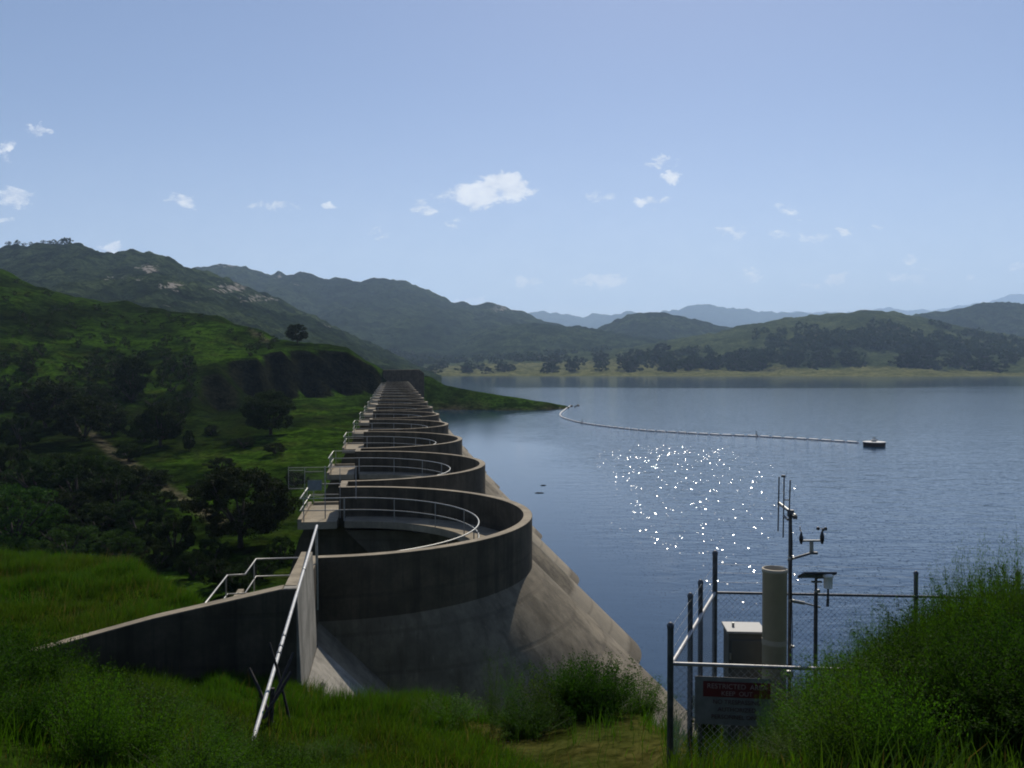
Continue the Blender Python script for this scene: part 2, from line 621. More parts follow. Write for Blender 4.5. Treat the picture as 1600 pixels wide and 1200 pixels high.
def water_mat():
    m, nt, out = new_mat('lake_water')
    k = NT(nt)
    g = k.n('ShaderNodeNewGeometry')
    sep = k.n('ShaderNodeSeparateXYZ')
    k.l(g.outputs['Position'], sep.inputs[0])
    X, Y = sep.outputs[0], sep.outputs[1]
    big = k.noise(0.004, 4, 0.55, k.pos((0.5, 1.0, 1.0)))
    # open water is wind rippled; the far shore and the pocket beside the dam lie calm
    far = k.step(k.math('ADD', Y, k.math('ADD', k.math('MULTIPLY', k.math('SUBTRACT', big, 0.5), 260.0), k.math('MULTIPLY', X, -0.06))), 735.0, 655.0)
    lat = k.math('ADD', X, k.math('MULTIPLY', Y, 0.1321))             # metres upstream of the dam line
    edge = k.math('ADD', lat, k.math('ADD', k.math('MULTIPLY', k.math('SUBTRACT', k.noise(0.03, 4, 0.5), 0.5), 22.0), k.math('MULTIPLY', Y, -0.075)))
    near = k.step(edge, 8.0, 30.0)
    wind = k.math('MULTIPLY', far, k.math('ADD', 0.04, k.math('MULTIPLY', near, 0.96)))
    patch = k.step(k.noise(0.011, 3, 0.5, k.pos((0.4, 1.0, 1.0))), 0.25, 0.5)
    wind = k.math('MULTIPLY', wind, k.math('ADD', 0.55, k.math('MULTIPLY', patch, 0.45)))
    wv = k.noise(0.9, 3, 0.5, k.pos((0.8, 1.3, 1.0)), 0.5)
    wv2 = k.noise(0.27, 2, 0.5, k.pos((0.7, 1.3, 1.0)), 0.3)
    h = k.math('ADD', k.math('MULTIPLY', wv, 0.42), k.math('MULTIPLY', wv2, 0.9))
    nm = k.bump(h, k.math('MULTIPLY', wind, 0.155), 1.0)
    # capillary facets: a few of the wavelets lean steeply enough to flash the sun
    vo = k.n('ShaderNodeTexVoronoi', feature='F1')
    vo.inputs['Scale'].default_value = 5.6
    k.l(k.pos((1.0, 0.27, 1.0)), vo.inputs['Vector'])
    sv = k.n('ShaderNodeSeparateColor')
    k.l(vo.outputs['Color'], sv.inputs[0])
    pick = k.math('MULTIPLY', k.math('GREATER_THAN', sv.outputs[2], 0.70), k.math('LESS_THAN', vo.outputs['Distance'], 0.30))
    pick = k.math('MULTIPLY', pick, k.math('MULTIPLY', near, k.step(k.math('ADD', Y, k.math('MULTIPLY', k.math('SUBTRACT', k.noise(0.02, 3, 0.5), 0.5), 160.0)), 235.0, 130.0)))
    cx = k.n('ShaderNodeCombineXYZ')
    k.l(k.math('MULTIPLY', pick, k.math('MULTIPLY', k.math('SUBTRACT', sv.outputs[0], 0.5), 0.34)), cx.inputs[0])
    k.l(k.math('MULTIPLY', pick, k.math('MULTIPLY', k.math('SUBTRACT', sv.outputs[1], 1.0), 0.5)), cx.inputs[1])
    va = k.n('ShaderNodeVectorMath', operation='ADD')
    k.l(nm, va.inputs[0])
    k.l(cx.outputs[0], va.inputs[1])
    vn = k.n('ShaderNodeVectorMath', operation='NORMALIZE')
    k.l(va.outputs[0], vn.inputs[0])
    nm = vn.outputs[0]
    p = k.bsdf((.014, .042, .082), 0.08, 0.0, nm, 0.5)
    p.inputs['IOR'].default_value = 1.333
    k.l(p.outputs[0], out.inputs['Surface'])
    return m


M['water'] = water_mat()


# ------------------------------------------------------------------ the near land: a height field fanned out from the viewpoint
def lerp_knots(knots, Ys):
    k = np.array(knots, dtype=float)
    return np.interp(Ys, k[:, 0], k[:, 1])


LAND = {   # photo column: (depth, height relative to the eye)
    -600: [(0, -1.6), (8, -2.6), (12, -3.9), (20, -5.6), (34, -6.6), (60, -17), (110, -20), (150, -17), (200, -10), (250, 4), (300, 22), (400, 60), (480, 82), (620, 60), (900, 10)],
    -200: [(0, -1.6), (8, -2.9), (12, -4.2), (20, -6.0), (34, -7.1), (44, -10), (60, -19), (110, -21), (150, -19), (200, -14), (250, -4), (300, 11), (400, 44), (480, 62), (620, 40), (900, 0)],
    0: [(0, -1.6), (8, -3.1), (12, -4.4), (20, -7.3), (24, -7.3), (34, -7.4), (44, -10), (60, -19), (110, -21.5), (150, -19.5), (200, -16), (250, -8), (300, 5), (400, 35), (470, 51), (600, 35), (900, -5)],
    60: [(0, -1.6), (8, -3.2), (12, -4.6), (20, -7.3), (24, -7.3), (34, -7.4), (44, -10), (60, -19), (110, -21.5), (150, -19.5), (200, -16), (250, -9), (300, 3), (400, 31), (465, 43), (600, 25), (900, -10)],
    120: [(0, -1.6), (8, -3.3), (12, -4.8), (20, -7.3), (24, -7.3), (33.5, -7.3), (44, -10.5), (60, -19), (110, -21.5), (150, -19.5), (200, -16), (250, -10), (300, 1), (400, 26), (455, 35.5), (600, 15), (900, -10)],
    200: [(0, -1.6), (8, -3.4), (12, -5.0), (20, -7.3), (24, -7.3), (32.5, -7.2), (44, -11), (60, -19.5), (110, -21), (150, -19.5), (200, -16.5), (250, -11), (300, -2), (400, 22), (445, 31.2), (600, 10), (900, -15)],
    300: [(0, -1.6), (8, -3.5), (12, -5.2), (20, -7.5), (24, -7.4), (28.5, -7.4), (36, -10.5), (60, -20), (110, -20.5), (150, -19.3), (200, -16.6), (245, -13.4), (265, -6.5), (300, 0), (400, 22), (425, 25.5), (600, 0), (900, -20)],
    340: [(0, -1.6), (3, -1.95), (6, -3.3), (8, -4.2), (11, -5.3), (12, -5.3), (21, -7.3), (26, -7.8), (34, -11.5), (60, -20), (110, -20.3), (150, -19), (200, -16.5), (268, -13.6), (281, -2.4), (320, 4), (400, 21), (420, 24), (600, 0), (900, -20)],
    400: [(0, -1.6), (3, -1.95), (6, -3.3), (8, -4.2), (11, -5.3), (13, -5.8), (21.5, -7.6), (26, -9), (34, -13), (60, -20), (110, -20), (150, -18.6), (200, -15.6), (240, -13.4), (292, -11.9), (304, 2.6), (340, 6), (398, 17.2), (600, -5), (900, -20)],
    440: [(0, -1.6), (3, -1.95), (6, -3.3), (8, -4.2), (11, -5.3), (14, -6.1), (21.5, -7.7), (26, -9), (34, -13.5), (60, -20), (110, -19.8), (150, -18.2), (200, -15.4), (240, -14), (303, -11.7), (315, 5.0), (340, 7.5), (385, 11.5), (600, -8), (900, -20)],
    480: [(0, -1.6), (3, -1.95), (6, -3.3), (8, -4.2), (11, -5.3), (14, -6.15), (20, -7.4), (23, -9), (34, -14), (60, -20), (110, -19.6), (150, -18), (200, -15.3), (240, -14), (311, -11.2), (324, 5.3), (345, 7.6), (372, 9.4), (600, -10), (900, -20)],
    540: [(0, -1.6), (3, -1.95), (6, -3.3), (8, -4.2), (11, -5.3), (14, -6.15), (18.5, -7.0), (22, -9), (30, -14), (60, -22), (110, -20), (150, -18), (200, -15.6), (260, -14.2), (319, -10.8), (331, 5.1), (350, 7.3), (362, 7.6), (600, -10), (900, -20)],
    580: [(0, -1.6), (3, -1.95), (6, -3.3), (8, -4.2), (11, -5.3), (14, -6.1), (18, -6.9), (22, -9.6), (30, -15), (60, -25), (110, -21), (150, -18), (200, -15.6), (260, -14.2), (324, -10.4), (334, 0.2), (352, 1.0), (500, -8), (900, -18)],
    605: [(0, -1.6), (3, -1.95), (6, -3.3), (8, -4.2), (11, -5.3), (14, -6.1), (18, -6.9), (22, -9.8), (30, -16), (60, -26), (300, -24), (322, -10.0), (345, -3.0), (352, -1.9), (500, -12), (900, -18.5)],
    640: [(0, -1.6), (3, -1.95), (6, -3.3), (8, -4.2), (11, -5.3), (14, -6.1), (18, -6.9), (22, -10), (30, -16), (45, -25), (325, -25), (346, -8), (362, -3.4), (420, -8), (520, -16), (900, -19)],
    668: [(0, -1.6), (3, -1.95), (6, -3.3), (8, -4.2), (11, -5.3), (14, -6.1), (18, -6.9), (22, -10), (30, -17), (45, -25), (338, -20), (352, -16), (360, -10.5), (376, -4.2), (430, -9), (500, -20), (900, -22)],
    700: [(0, -1.6), (3, -1.95), (6, -3.3), (8, -4.2), (11, -5.3), (14, -6.1), (18, -7.0), (22, -10), (30, -17), (45, -25), (345, -19), (354, -16.8), (364, -12.5), (377, -8.2), (400, -10), (450, -20), (900, -23)],
    750: [(0, -1.6), (3, -1.95), (6, -3.3), (8, -4.2), (11, -5.3), (14, -6.1), (17.5, -7.0), (22, -10.5), (30, -17), (45, -25), (342, -19), (351, -16.8), (358, -13.2), (371, -10.6), (390, -13), (430, -20), (900, -23)],
    800: [(0, -1.6), (3, -1.95), (6, -3.3), (8, -4.2), (11, -5.3), (14, -6.1), (17.3, -6.9), (22, -10.5), (30, -17), (45, -25), (342, -19), (350, -16.8), (354, -14.4), (364, -12.6), (380, -14.6), (410, -20), (900, -23)],
    850: [(0, -1.6), (3, -1.95), (6, -3.3), (8, -4.2), (11, -5.3), (14, -6.1), (17.3, -6.9), (22, -10.5), (30, -17), (45, -25), (344, -19), (351, -16.9), (354, -15.2), (362, -14.2), (374, -15.6), (395, -20), (900, -23)],
    884: [(0, -1.6), (3, -1.95), (6, -3.3), (8, -4.2), (11, -5.3), (14, -6.0), (17.3, -6.8), (22, -10.5), (30, -17), (45, -25), (352, -19), (362, -17.0), (368, -16.2), (374, -16.6), (385, -19), (900, -23)],
    905: [(0, -1.6), (3, -1.95), (6, -3.3), (8, -4.2), (11, -5.3), (14, -5.9), (17.3, -6.7), (22, -10.5), (30, -17), (45, -25), (370, -20), (900, -23)],
    1000: [(0, -1.6), (3, -1.95), (6, -3.3), (8, -4.2), (11, -5.3), (13.5, -5.7), (17.3, -6.7), (22, -10.5), (30, -17), (45, -25), (900, -25)],
    1060: [(0, -1.6), (6, -2.8), (9, -4.2), (13, -5.5), (16, -6.6), (22, -11), (30, -17), (45, -25), (900, -25)],
    1200: [(0, -1.6), (5, -2.4), (7.5, -3.35), (9.5, -4.6), (13.5, -5.5), (16, -7.4), (22, -12), (30, -18), (45, -25), (900, -25)],
    1350: [(0, -1.5), (5, -2.1), (7, -2.6), (9, -4.0), (13.5, -5.4), (16, -7.4), (22, -12), (30, -18), (45, -25), (900, -25)],
    1500: [(0, -1.5), (5, -1.9), (7, -2.3), (9, -3.5), (13.5, -5.2), (16, -7.2), (22, -12), (30, -18), (45, -25), (900, -25)],
    1800: [(0, -1.5), (5, -1.8), (7, -2.0), (10, -3.2), (14, -5.0), (17, -7), (24, -12), (32, -18), (50, -25), (900, -25)],
    2400: [(0, -1.5), (5, -1.7), (7, -1.9), (11, -3.2), (15, -5.0), (18, -7), (26, -12), (35, -18), (55, -25), (900, -25)],
}
COLS = np.array(sorted(LAND))
YS = np.concatenate([np.array([-6.0, -3.0, 0.0, 0.6]), np.geomspace(1.0, 890, 300), np.linspace(255, 345, 70)])
YS = np.unique(YS)
TAB = np.array([lerp_knots(LAND[c], np.maximum(YS, 0)) for c in COLS])           # (cols, ys)
PXS = np.concatenate([np.arange(-600, -200, 20), np.arange(-200, 950, 4.0), np.arange(950, 1700, 10), np.arange(1700, 2401, 50)])


def land_rel(px, Y):
    """smooth height of the near land relative to the eye"""
    px = np.atleast_1d(np.asarray(px, float))
    Y = np.atleast_1d(np.asarray(Y, float))
    j = np.clip(np.searchsorted(COLS, px) - 1, 0, len(COLS) - 2)
    t = np.clip((px - COLS[j]) / (COLS[j + 1] - COLS[j]), 0, 1)
    t = t * t * (3 - 2 * t) * 0.5 + t * 0.5
    yi = np.clip(np.searchsorted(YS, Y) - 1, 0, len(YS) - 2)
    s = np.clip((Y - YS[yi]) / (YS[yi + 1] - YS[yi]), 0, 1)
    g = lambda jj: TAB[jj, yi] * (1 - s) + TAB[jj, yi + 1] * s
    h = g(j) * (1 - t) + g(j + 1) * t
    x = (px - CX) / FPX * Y
    amp = np.interp(Y, [0, 10, 20, 40, 100, 200, 400, 900], [0.03, 0.08, 0.14, 0.35, 0.9, 1.1, 2.2, 4])
    sc = np.interp(Y, [0, 20, 60, 150, 400], [1.6, 2.2, 7, 13, 26])
    n = fbm(x / 2.0, Y / 2.0, 3, 4) * np.where(Y < 45, 1, 0) + fbm(x / 9.0, Y / 9.0, 5, 5) * np.where(Y >= 45, np.minimum((Y - 45) / 25, 1), 0)
    n2 = fbm(x / 34.0, Y / 34.0, 9, 4) * np.clip((Y - 60) / 80, 0, 1)
    calm = np.where((px > 640) & (Y > 300), 0.3, 1.0) * np.where((px > 290) & (px <= 640) & (Y > 262) & (Y < 350), 0.22, 1.0)
    # gullies and erosion ribs of the left hill
    gul = np.abs(fbm(x / 46.0 + Y / 160.0, Y / 120.0, 21, 4)) * np.clip((Y - 225) / 60, 0, 1) * np.clip((300 - px) / 90, 0, 1)
    return h + amp * (0.55 * n + 0.7 * n2) * calm - gul * 5.0 + 0.9 * np.clip((Y - 225) / 60, 0, 1) * np.clip((300 - px) / 90, 0, 1)


def ground_at(x, Y):
    """world height of the near land at world x, Y"""
    px = CX + FPX * np.asarray(x, float) / np.maximum(np.asarray(Y, float), 0.6)
    return CAMZ + land_rel(px, Y)


def ground_hit(px, py, ymin, ymax=480):
    """depth at which the sight line through (px, py) meets the land beyond ymin"""
    Y = np.geomspace(ymin, ymax, 900)
    h = land_rel(np.full_like(Y, px), Y)
    ray = np.array([hgt(py, y) for y in Y])
    below = np.where(h >= ray)[0]
    return float(Y[below[0]]) if len(below) else None


def land_mesh():
    P, Yg = np.meshgrid(PXS, YS, indexing='ij')
    Ym = np.maximum(Yg, 0.6)
    X = (P - CX) / FPX * np.where(Yg < 0.6, 0.6 + 0, Yg)
    X = np.where(Yg < 4, (P - CX) / FPX * (4 - (4 - np.maximum(Yg, 0)) * 0.0), X)   # keep the fan wide under the viewpoint
    H = land_rel(P.ravel(), Ym.ravel()).reshape(P.shape)
    Z = CAMZ + H
    V = np.stack([X, Yg, Z], -1).reshape(-1, 3)
    nx, ny = P.shape
    idx = np.arange(nx * ny).reshape(nx, ny)
    # counter-clockwise from above
    F = np.stack([idx[:-1, :-1], idx[1:, :-1], idx[1:, 1:], idx[:-1, 1:]], -1).reshape(-1, 4)
    # albedo: lush grass, drier patches, bare soil
    x, y, pf = X.ravel(), Yg.ravel(), P.ravel()
    g = fbm(x / 21, y / 21, 31, 5)
    g2 = fbm(x / 3.1, y / 3.1, 33, 4)
    lush = np.array([.044, .094, .008])
    dark = np.array([.015, .030, .006])
    dry = np.array([.046, .046, .013])
    soil = np.array([.098, .080, .026])
    bare = np.array([.017, .019, .011])
    t = np.clip(0.5 + g * 1.2, 0, 1)[:, None]
    C = lush * t + dark * (1 - t)
    d = np.clip(g2 * 1.5 - 0.15 + fbm(x / 50, y / 50, 37, 3) * 0.8, 0, 1)[:, None] * np.where(y > 60, 0.65, 0.35)[:, None]
    C = C * (1 - d) + dry * d
    sc = np.clip((fbm(x / 30 + 5, y / 55, 41, 5) + .02) * 4.0, 0, 1)[:, None] * (np.clip((y - 50) / 30, 0, 1) * (pf < 640))[:, None] * .74
    C = C * (1 - sc) + np.array([.009, .015, .004]) * sc
    # slope measured along the depth: raw earth where the bank is cut steep
    sl = np.gradient(Z, axis=1) / np.maximum(np.gradient(Yg, axis=1), 1e-3)
    cut = (np.clip((sl.ravel() - 0.36) / 0.12, 0, 1) * np.clip((y - 200) / 40, 0, 1) * (pf < 640) * np.clip((pf - 255) / 60, 0, 1) * (y < 350))[:, None]
    C = C * (1 - cut) + bare * cut
    # trampled dry soil beside the fence
    dp = np.clip((pf - 800 + (y - 13) * 30) / 40, 0, 1) * np.clip((1110 - pf + g2 * 40) / 45, 0, 1) * np.clip((y - 7) / 1.5, 0, 1) * np.clip((18 - y) / 1, 0, 1) * np.clip(0.75 + g2 * 1.6, 0, 1)
    C = C * (1 - dp[:, None]) + soil * dp[:, None]
    # pale wheel tracks in the valley and over the shoulder of the hill
    for pts, wd in ((((140, 676), (170, 703), (205, 728), (240, 752), (275, 774), (310, 795), (345, 818)), 1.0), (((335, 486), (362, 500), (392, 517), (415, 532)), 1.5)):
        q = []
        for (tx, ty) in pts:
            yy = ground_hit(tx, ty, 60)
            if yy:
                q.append(((tx - CX) / FPX * yy, yy))
        for (ax_, ay_), (bx_, by_) in zip(q, q[1:]):
            L2 = (bx_ - ax_) ** 2 + (by_ - ay_) ** 2
            tt = np.clip(((x - ax_) * (bx_ - ax_) + (y - ay_) * (by_ - ay_)) / L2, 0, 1)
            dd = np.hypot(x - ax_ - tt * (bx_ - ax_), y - ay_ - tt * (by_ - ay_))
            w_ = (np.clip((wd * 1.6 - dd) / wd, 0, 1) * .9)[:, None]
            C = C * (1 - w_) + np.array([.11, .095, .065]) * w_
    # rough scrub floor of the near slope
    ns = (np.clip((24 - y) / 4, 0, 1) * 0.6)[:, None] * (1 - dp[:, None])
    C = C * (1 - ns) + np.array([.016, .020, .006]) * ns
    # muddy foot of the spit and of the lake bed
    wet = np.clip((0.9 - Z.ravel()) / 0.9, 0, 1)[:, None] * (pf > 600)[:, None]
    C = C * (1 - wet) + np.array([.05, .042, .03]) * wet
    me = np_mesh('ground', V, F, M['valley'], C, True)
    me.materials.append(M['ground'])
    fy = V[F[:, 0], 1]
    me.polygons.foreach_set('material_index', (fy < 45).astype(np.int32))
    me.update()
    return tag(link('ground', me), kind='structure')


land_mesh()


# ------------------------------------------------------------------ far land: each ridge a height field with a front, a crest and a back
def ridge(name, sil, Y0, Y1, Y2, base, mat, seed, ribs, tints, rocks=None, front=None, step=5, n_t=70, power=1.15, rough=1.0):
    sil = np.array(sil, float)
    px = np.arange(sil[0, 0], sil[-1, 0] + .1, step)
    sp = np.interp(px, sil[:, 0], sil[:, 1])
    tz = np.concatenate([np.linspace(0, 1, n_t), np.linspace(1, 2, 16)[1:]])
    Pg, T = np.meshgrid(px, tz, indexing='ij')
    Yg = np.where(T <= 1, Y0 + (Y1 - Y0) * T, Y1 + (Y2 - Y1) * (T - 1))
    crest = (HZ - sp)[:, None] / FPX * Y1
    if front is None:
        prof = np.clip(T, 0, 1) ** power
    else:
        fr = np.array(front, float)
        prof = np.interp(np.clip(T, 0, 1), fr[:, 0], fr[:, 1])
    H = base + (crest - base) * prof
    H = np.where(T > 1, crest - (crest - base) * 0.75 * (T - 1) ** 1.3, H)
    X = (Pg - CX) / FPX * Yg
    span = (crest - base)
    env = np.sin(np.clip(T, 0, 2) / 2 * np.pi) ** 1.0
    a = fbm(X / ribs, Yg / (ribs * 1.6), seed, 6, 0.55)
    b = -np.abs(fbm(X / (ribs * .6), Yg / (ribs * 2.2), seed + 7, 5)) + 0.15
    c = -np.abs(fbm(X / (ribs * .22), Yg / (ribs * .7), seed + 23, 4)) + 0.15
    H = H + env * span * (0.10 * a + (0.26 * b + 0.09 * c) * np.clip(1.4 - T, 0, 1)) * rough
    H = H + fbm(X / (ribs * .1), Yg / (ribs * .1), seed + 3, 4) * ribs * 0.045 * rough * np.clip(T * 3, 0, 1)
    V = np.stack([X, Yg, CAMZ + H], -1).reshape(-1, 3)
    nx, ny = Pg.shape
    idx = np.arange(nx * ny).reshape(nx, ny)
    F = np.stack([idx[:-1, :-1], idx[1:, :-1], idx[1:, 1:], idx[:-1, 1:]], -1).reshape(-1, 4)
    x, y = X.ravel(), Yg.ravel()
    t = np.clip(0.5 + 1.3 * fbm(x / (ribs * .5), y / (ribs * .5), seed + 13, 5), 0, 1)[:, None]
    C = np.array(tints[0]) * t + np.array(tints[1]) * (1 - t)
    if len(tints) > 2:                             # grass foot along the water
        foot = np.interp(Pg.ravel(), [560, 700, 1000, 1090, 1700], [.5, .62, .6, .27, .25])
        k = np.clip((foot + 0.06 * fbm(x / 60, y / 60, seed + 17, 4) - np.clip(T.ravel(), 0, 2)) / 0.03, 0, 1)[:, None]
        C = C * (1 - k) + np.array(tints[2]) * k
    me = np_mesh(name, V, F, mat, C, True)
    if rocks is not None:
        al = np.zeros(len(V), np.float32)
        for (rx, ry, rw, rh, k) in rocks:
            py = HZ - (V[:, 2] - CAMZ) / V[:, 1] * FPX
            al = np.maximum(al, k * np.exp(-(((Pg.ravel() - rx) / rw) ** 2 + ((py - ry) / rh) ** 2)))
        ca = me.color_attributes['tint']
        buf = np.empty(len(V) * 4, np.float32)
        ca.data.foreach_get('color', buf)
        buf = buf.reshape(-1, 4)
        buf[:, 3] = al
        ca.data.foreach_set('color', buf.ravel())
    else:
        ca = me.color_attributes['tint']
        buf = np.empty(len(V) * 4, np.float32)
        ca.data.foreach_get('color', buf)
        buf = buf.reshape(-1, 4)
        buf[:, 3] = 0
        ca.data.foreach_set('color', buf.ravel())
    o = tag(link(name, me), kind='structure')

    def at(pxx, t):
        i = int(np.clip(round((pxx - px[0]) / step), 0, nx - 1))
        j = int(np.argmin(np.abs(tz - t)))
        return Vector(V[idx[i, j]])
    o_at = at
    return o, o_at


G1, G2 = (.056, .078, .034), (.022, .036, .017)
mount_a, at_a = ridge('mountain', [(-700, 395), (-300, 420), (-120, 430), (-50, 416), (0, 405), (50, 391), (90, 382), (125, 378), (150, 387), (180, 395), (215, 392), (235, 394), (260, 402), (300, 415),
                      (340, 428), (380, 444), (420, 460), (460, 476), (500, 496), (540, 518), (580, 538), (615, 555), (650, 572), (690, 588)],
                      650, 1700, 2300, -18, M['hills'], 101, 230, (G1, G2),
                      [(235, 420, 22, 9, 1.0), (268, 447, 26, 8, 1.0), (190, 435, 60, 12, .55), (365, 450, 34, 10, .9), (400, 466, 50, 10, .75), (300, 470, 80, 25, .35), (520, 505, 40, 12, .6), (160, 485, 20, 8, .4)],
                      power=1.0)
mount_b, at_b = ridge('mountain', [(150, 440), (250, 425), (300, 415), (322, 411), (345, 410), (372, 414), (400, 421), (430, 427), (455, 428), (470, 425), (500, 430), (540, 430), (570, 433), (605, 437), (617, 434),
                      (640, 443), (680, 459), (710, 470), (740, 478), (760, 475), (772, 474), (800, 481), (830, 492), (870, 505), (920, 522), (980, 540)],
                      2300, 3900, 5200, -18, M['hills_far'], 131, 420, (G1, G2),
                      [(350, 415, 40, 8, .6), (450, 432, 60, 8, .6), (540, 432, 60, 6, .5), (650, 450, 60, 8, .4), (790, 482, 40, 8, .8), (470, 445, 40, 10, .45)], power=0.95)
ridge('hill', [(560, 560), (620, 552), (680, 541), (720, 528), (760, 513), (800, 505), (830, 502), (870, 505), (900, 509), (950, 516), (1000, 524), (1060, 532), (1120, 545), (1180, 560)],
      2150, 2900, 3300, -16, M['hills'], 151, 200, (G1, G2), power=0.9)
ridge('hill', [(880, 535), (920, 522), (940, 513), (965, 502), (990, 492), (1030, 486), (1070, 491), (1100, 500), (1140, 509), (1200, 520), (1260, 535)],
      2900, 3600, 4100, -16, M['hills'], 161, 220, (G1, G2))
ridge('distant_hills', [(740, 510), (800, 495), (830, 489), (870, 491), (900, 493), (940, 495), (970, 492), (985, 488), (1000, 491), (1060, 486), (1085, 481), (1110, 481), (1150, 483), (1175, 488),
      (1230, 488), (1290, 489), (1350, 494), (1450, 500)], 9000, 13000, 15000, -16, M['hills_far'], 171, 1100, (G1, G2), [(1100, 487, 80, 6, .4)])
ridge('hill', [(1340, 520), (1400, 504), (1440, 491), (1500, 482), (1530, 476), (1560, 471), (1600, 475), (1660, 480), (1750, 488), (1900, 500), (2100, 520)],
      2900, 3700, 4300, -16, M['hills'], 181, 260, (G1, G2))
ridge('distant_hills', [(1150, 500), (1230, 489), (1290, 488), (1340, 484), (1370, 481), (1420, 484), (1450, 481), (1480, 478), (1520, 470), (1560, 463), (1600, 462), (1660, 466), (1760, 476), (1900, 485), (2100, 500)],
      14000, 19000, 21500, -16, M['hills_far'], 191, 1500, (G1, G2))
SHORE = [(480, 574), (560, 570), (640, 566), (700, 563), (740, 560), (800, 557), (850, 555), (900, 551), (950, 547), (1000, 540), (1060, 530), (1130, 519), (1200, 504), (1250, 496), (1290, 490), (1330, 485),
         (1355, 484), (1400, 487), (1440, 494), (1470, 501), (1540, 516), (1600, 525), (1700, 540), (1900, 552), (2200, 560)]
shore_o, at_shore = ridge('far_shore', SHORE, 1390, 2420, 2900, -18.4, M['shore'], 201, 190,
                          ((.085, .104, .046), (.046, .062, .028), (.150, .150, .066), 0.24),
                          [(1430, 520, 30, 6, .5)], front=[(0, 0), (0.08, .015), (0.25, .095), (.45, .32), (.7, .68), (1, 1)], step=4, n_t=90, rough=0.8)

# the lake: upstream of the dam and out to the far shore
wm = bpy.data.meshes.new('lake_water')
ax = Vector((-math.sin(R(7.53)), math.cos(R(7.53)), 0))
ux = Vector((math.cos(R(7.53)), math.sin(R(7.53)), 0))


def dam_pt(D, Lt, z=0.0):
    p = ax * D + ux * Lt
    return Vector((p.x, p.y, z))


poly = [dam_pt(22, 1.0), (1900, 10, 0), (4200, 1500, 0), (4200, 2600, 0), (-900, 2600, 0), (-420, 1200, 0), (-75, 420, 0), dam_pt(352, -3.0), dam_pt(338, -0.5)]
wm.from_pydata([tuple(p) for p in poly], [], [tuple(range(len(poly)))])
wm.materials.append(M['water'])
wm.update()
tag(link('lake_water', wm), kind='structure')

# ------------------------------------------------------------------ the multiple-arch dam
S = 18.3                                   # bay
CREST = 11.5
DECK = CREST - 1.4
D0 = 26.9
N_ARCH = 17
ANG = R(7.53)
HS, RISE, L0 = 8.2, 7.8, -2.3              # half span, rise and springing line of the outer face
TH = 0.35
CB = CREST - 1.95                          # where the inclined barrel starts
dam = empty('multiple_arch_dam', dam_pt(D0, 0), ANG)
tag(dam, 'long scalloped concrete dam whose row of arches recedes along the lake', 'dam')


def ell(a, b, n=48, tail=0.0):
    pts = [(L0 + b * math.sin(math.pi * i / n), S / 2 - a * math.cos(math.pi * i / n)) for i in range(n + 1)]
    if tail:
        pts = [(L0 - tail, pts[0][1])] + pts + [(L0 - tail, pts[-1][1])]
    return pts


def ring(mb, outer, inner, z0, z1, sh0=0.0, sh1=0.0):
    """solid between two open curves, shifted upstream by sh at either height"""
    n = len(outer)
    V = []
    for z, sh in ((z0, sh0), (z1, sh1)):
        V += [(l + sh, s, z) for l, s in outer]
        V += [(l + sh, s, z) for l, s in inner]
    o0, i0, o1, i1 = 0, n, 2 * n, 3 * n
    F, Sm = [], []
    for k in range(n - 1):
        F.append((o0 + k, o0 + k + 1, o1 + k + 1, o1 + k)[::-1])
        F.append((i0 + k, i1 + k, i1 + k + 1, i0 + k + 1)[::-1])
    top = [(o1 + k, o1 + k + 1, i1 + k + 1, i1 + k)[::-1] for k in range(n - 1)]
    bot = [(o0 + k, i0 + k, i0 + k + 1, o0 + k + 1)[::-1] for k in range(n - 1)]
    ends = [(o0, o1, i1, i0), (o0 + n - 1, i0 + n - 1, i1 + n - 1, o1 + n - 1)]
    mb.add(V, F, True)
    mb.add(V, top + bot + ends, False)


def resample(c, n):
    return c


OUT = ell(HS, RISE)
barrel = MB()
ring(barrel, OUT, ell(HS - 1.1, RISE - 1.1), -4.5, CB, CB + 4.5, 0.0)
parapet = MB()
ring(parapet, ell(HS, RISE, 48, TH), ell(HS - TH, RISE - TH, 48, TH), CB, CREST)
walk = MB()
WI = (6.45, 5.6)
ring(walk, ell(HS - TH, RISE - TH), ell(*WI), DECK - 0.32, DECK)


def rail_curve(a, b, z, n=40):
    return [(l, s, z) for l, s in ell(a, b, n)]


def rail_mesh(path, height=1.08, spacing=2.3, r=0.026, mid=0.52, post0=True):
    """top rail, mid rail and evenly spaced posts along a deck-level path"""
    mb = MB()
    path = [Vector(p) for p in path]
    mb.tube([p + Vector((0, 0, height)) for p in path], r, 8)
    mb.tube([p + Vector((0, 0, mid)) for p in path], r * .85, 8)
    d = [0.0]
    for a, b in zip(path, path[1:]):
        d.append(d[-1] + (b - a).length)
    n = max(1, round(d[-1] / spacing))
    for i in range(n + 1):
        t = d[-1] * i / n
        j = max(k for k in range(len(d)) if d[k] <= t + 1e-6)
        j = min(j, len(path) - 2)
        f = (t - d[j]) / max(1e-6, d[j + 1] - d[j])
        p = path[j].lerp(path[j + 1], f)
        mb.tube([p, p + Vector((0, 0, height))], r * .9, 8)
    return mb


RI = (WI[0] + .12, WI[1] - .02)
arch_rail = rail_mesh([(l, s, DECK) for l, s in ell(RI[0], RI[1] + .1, 44)])

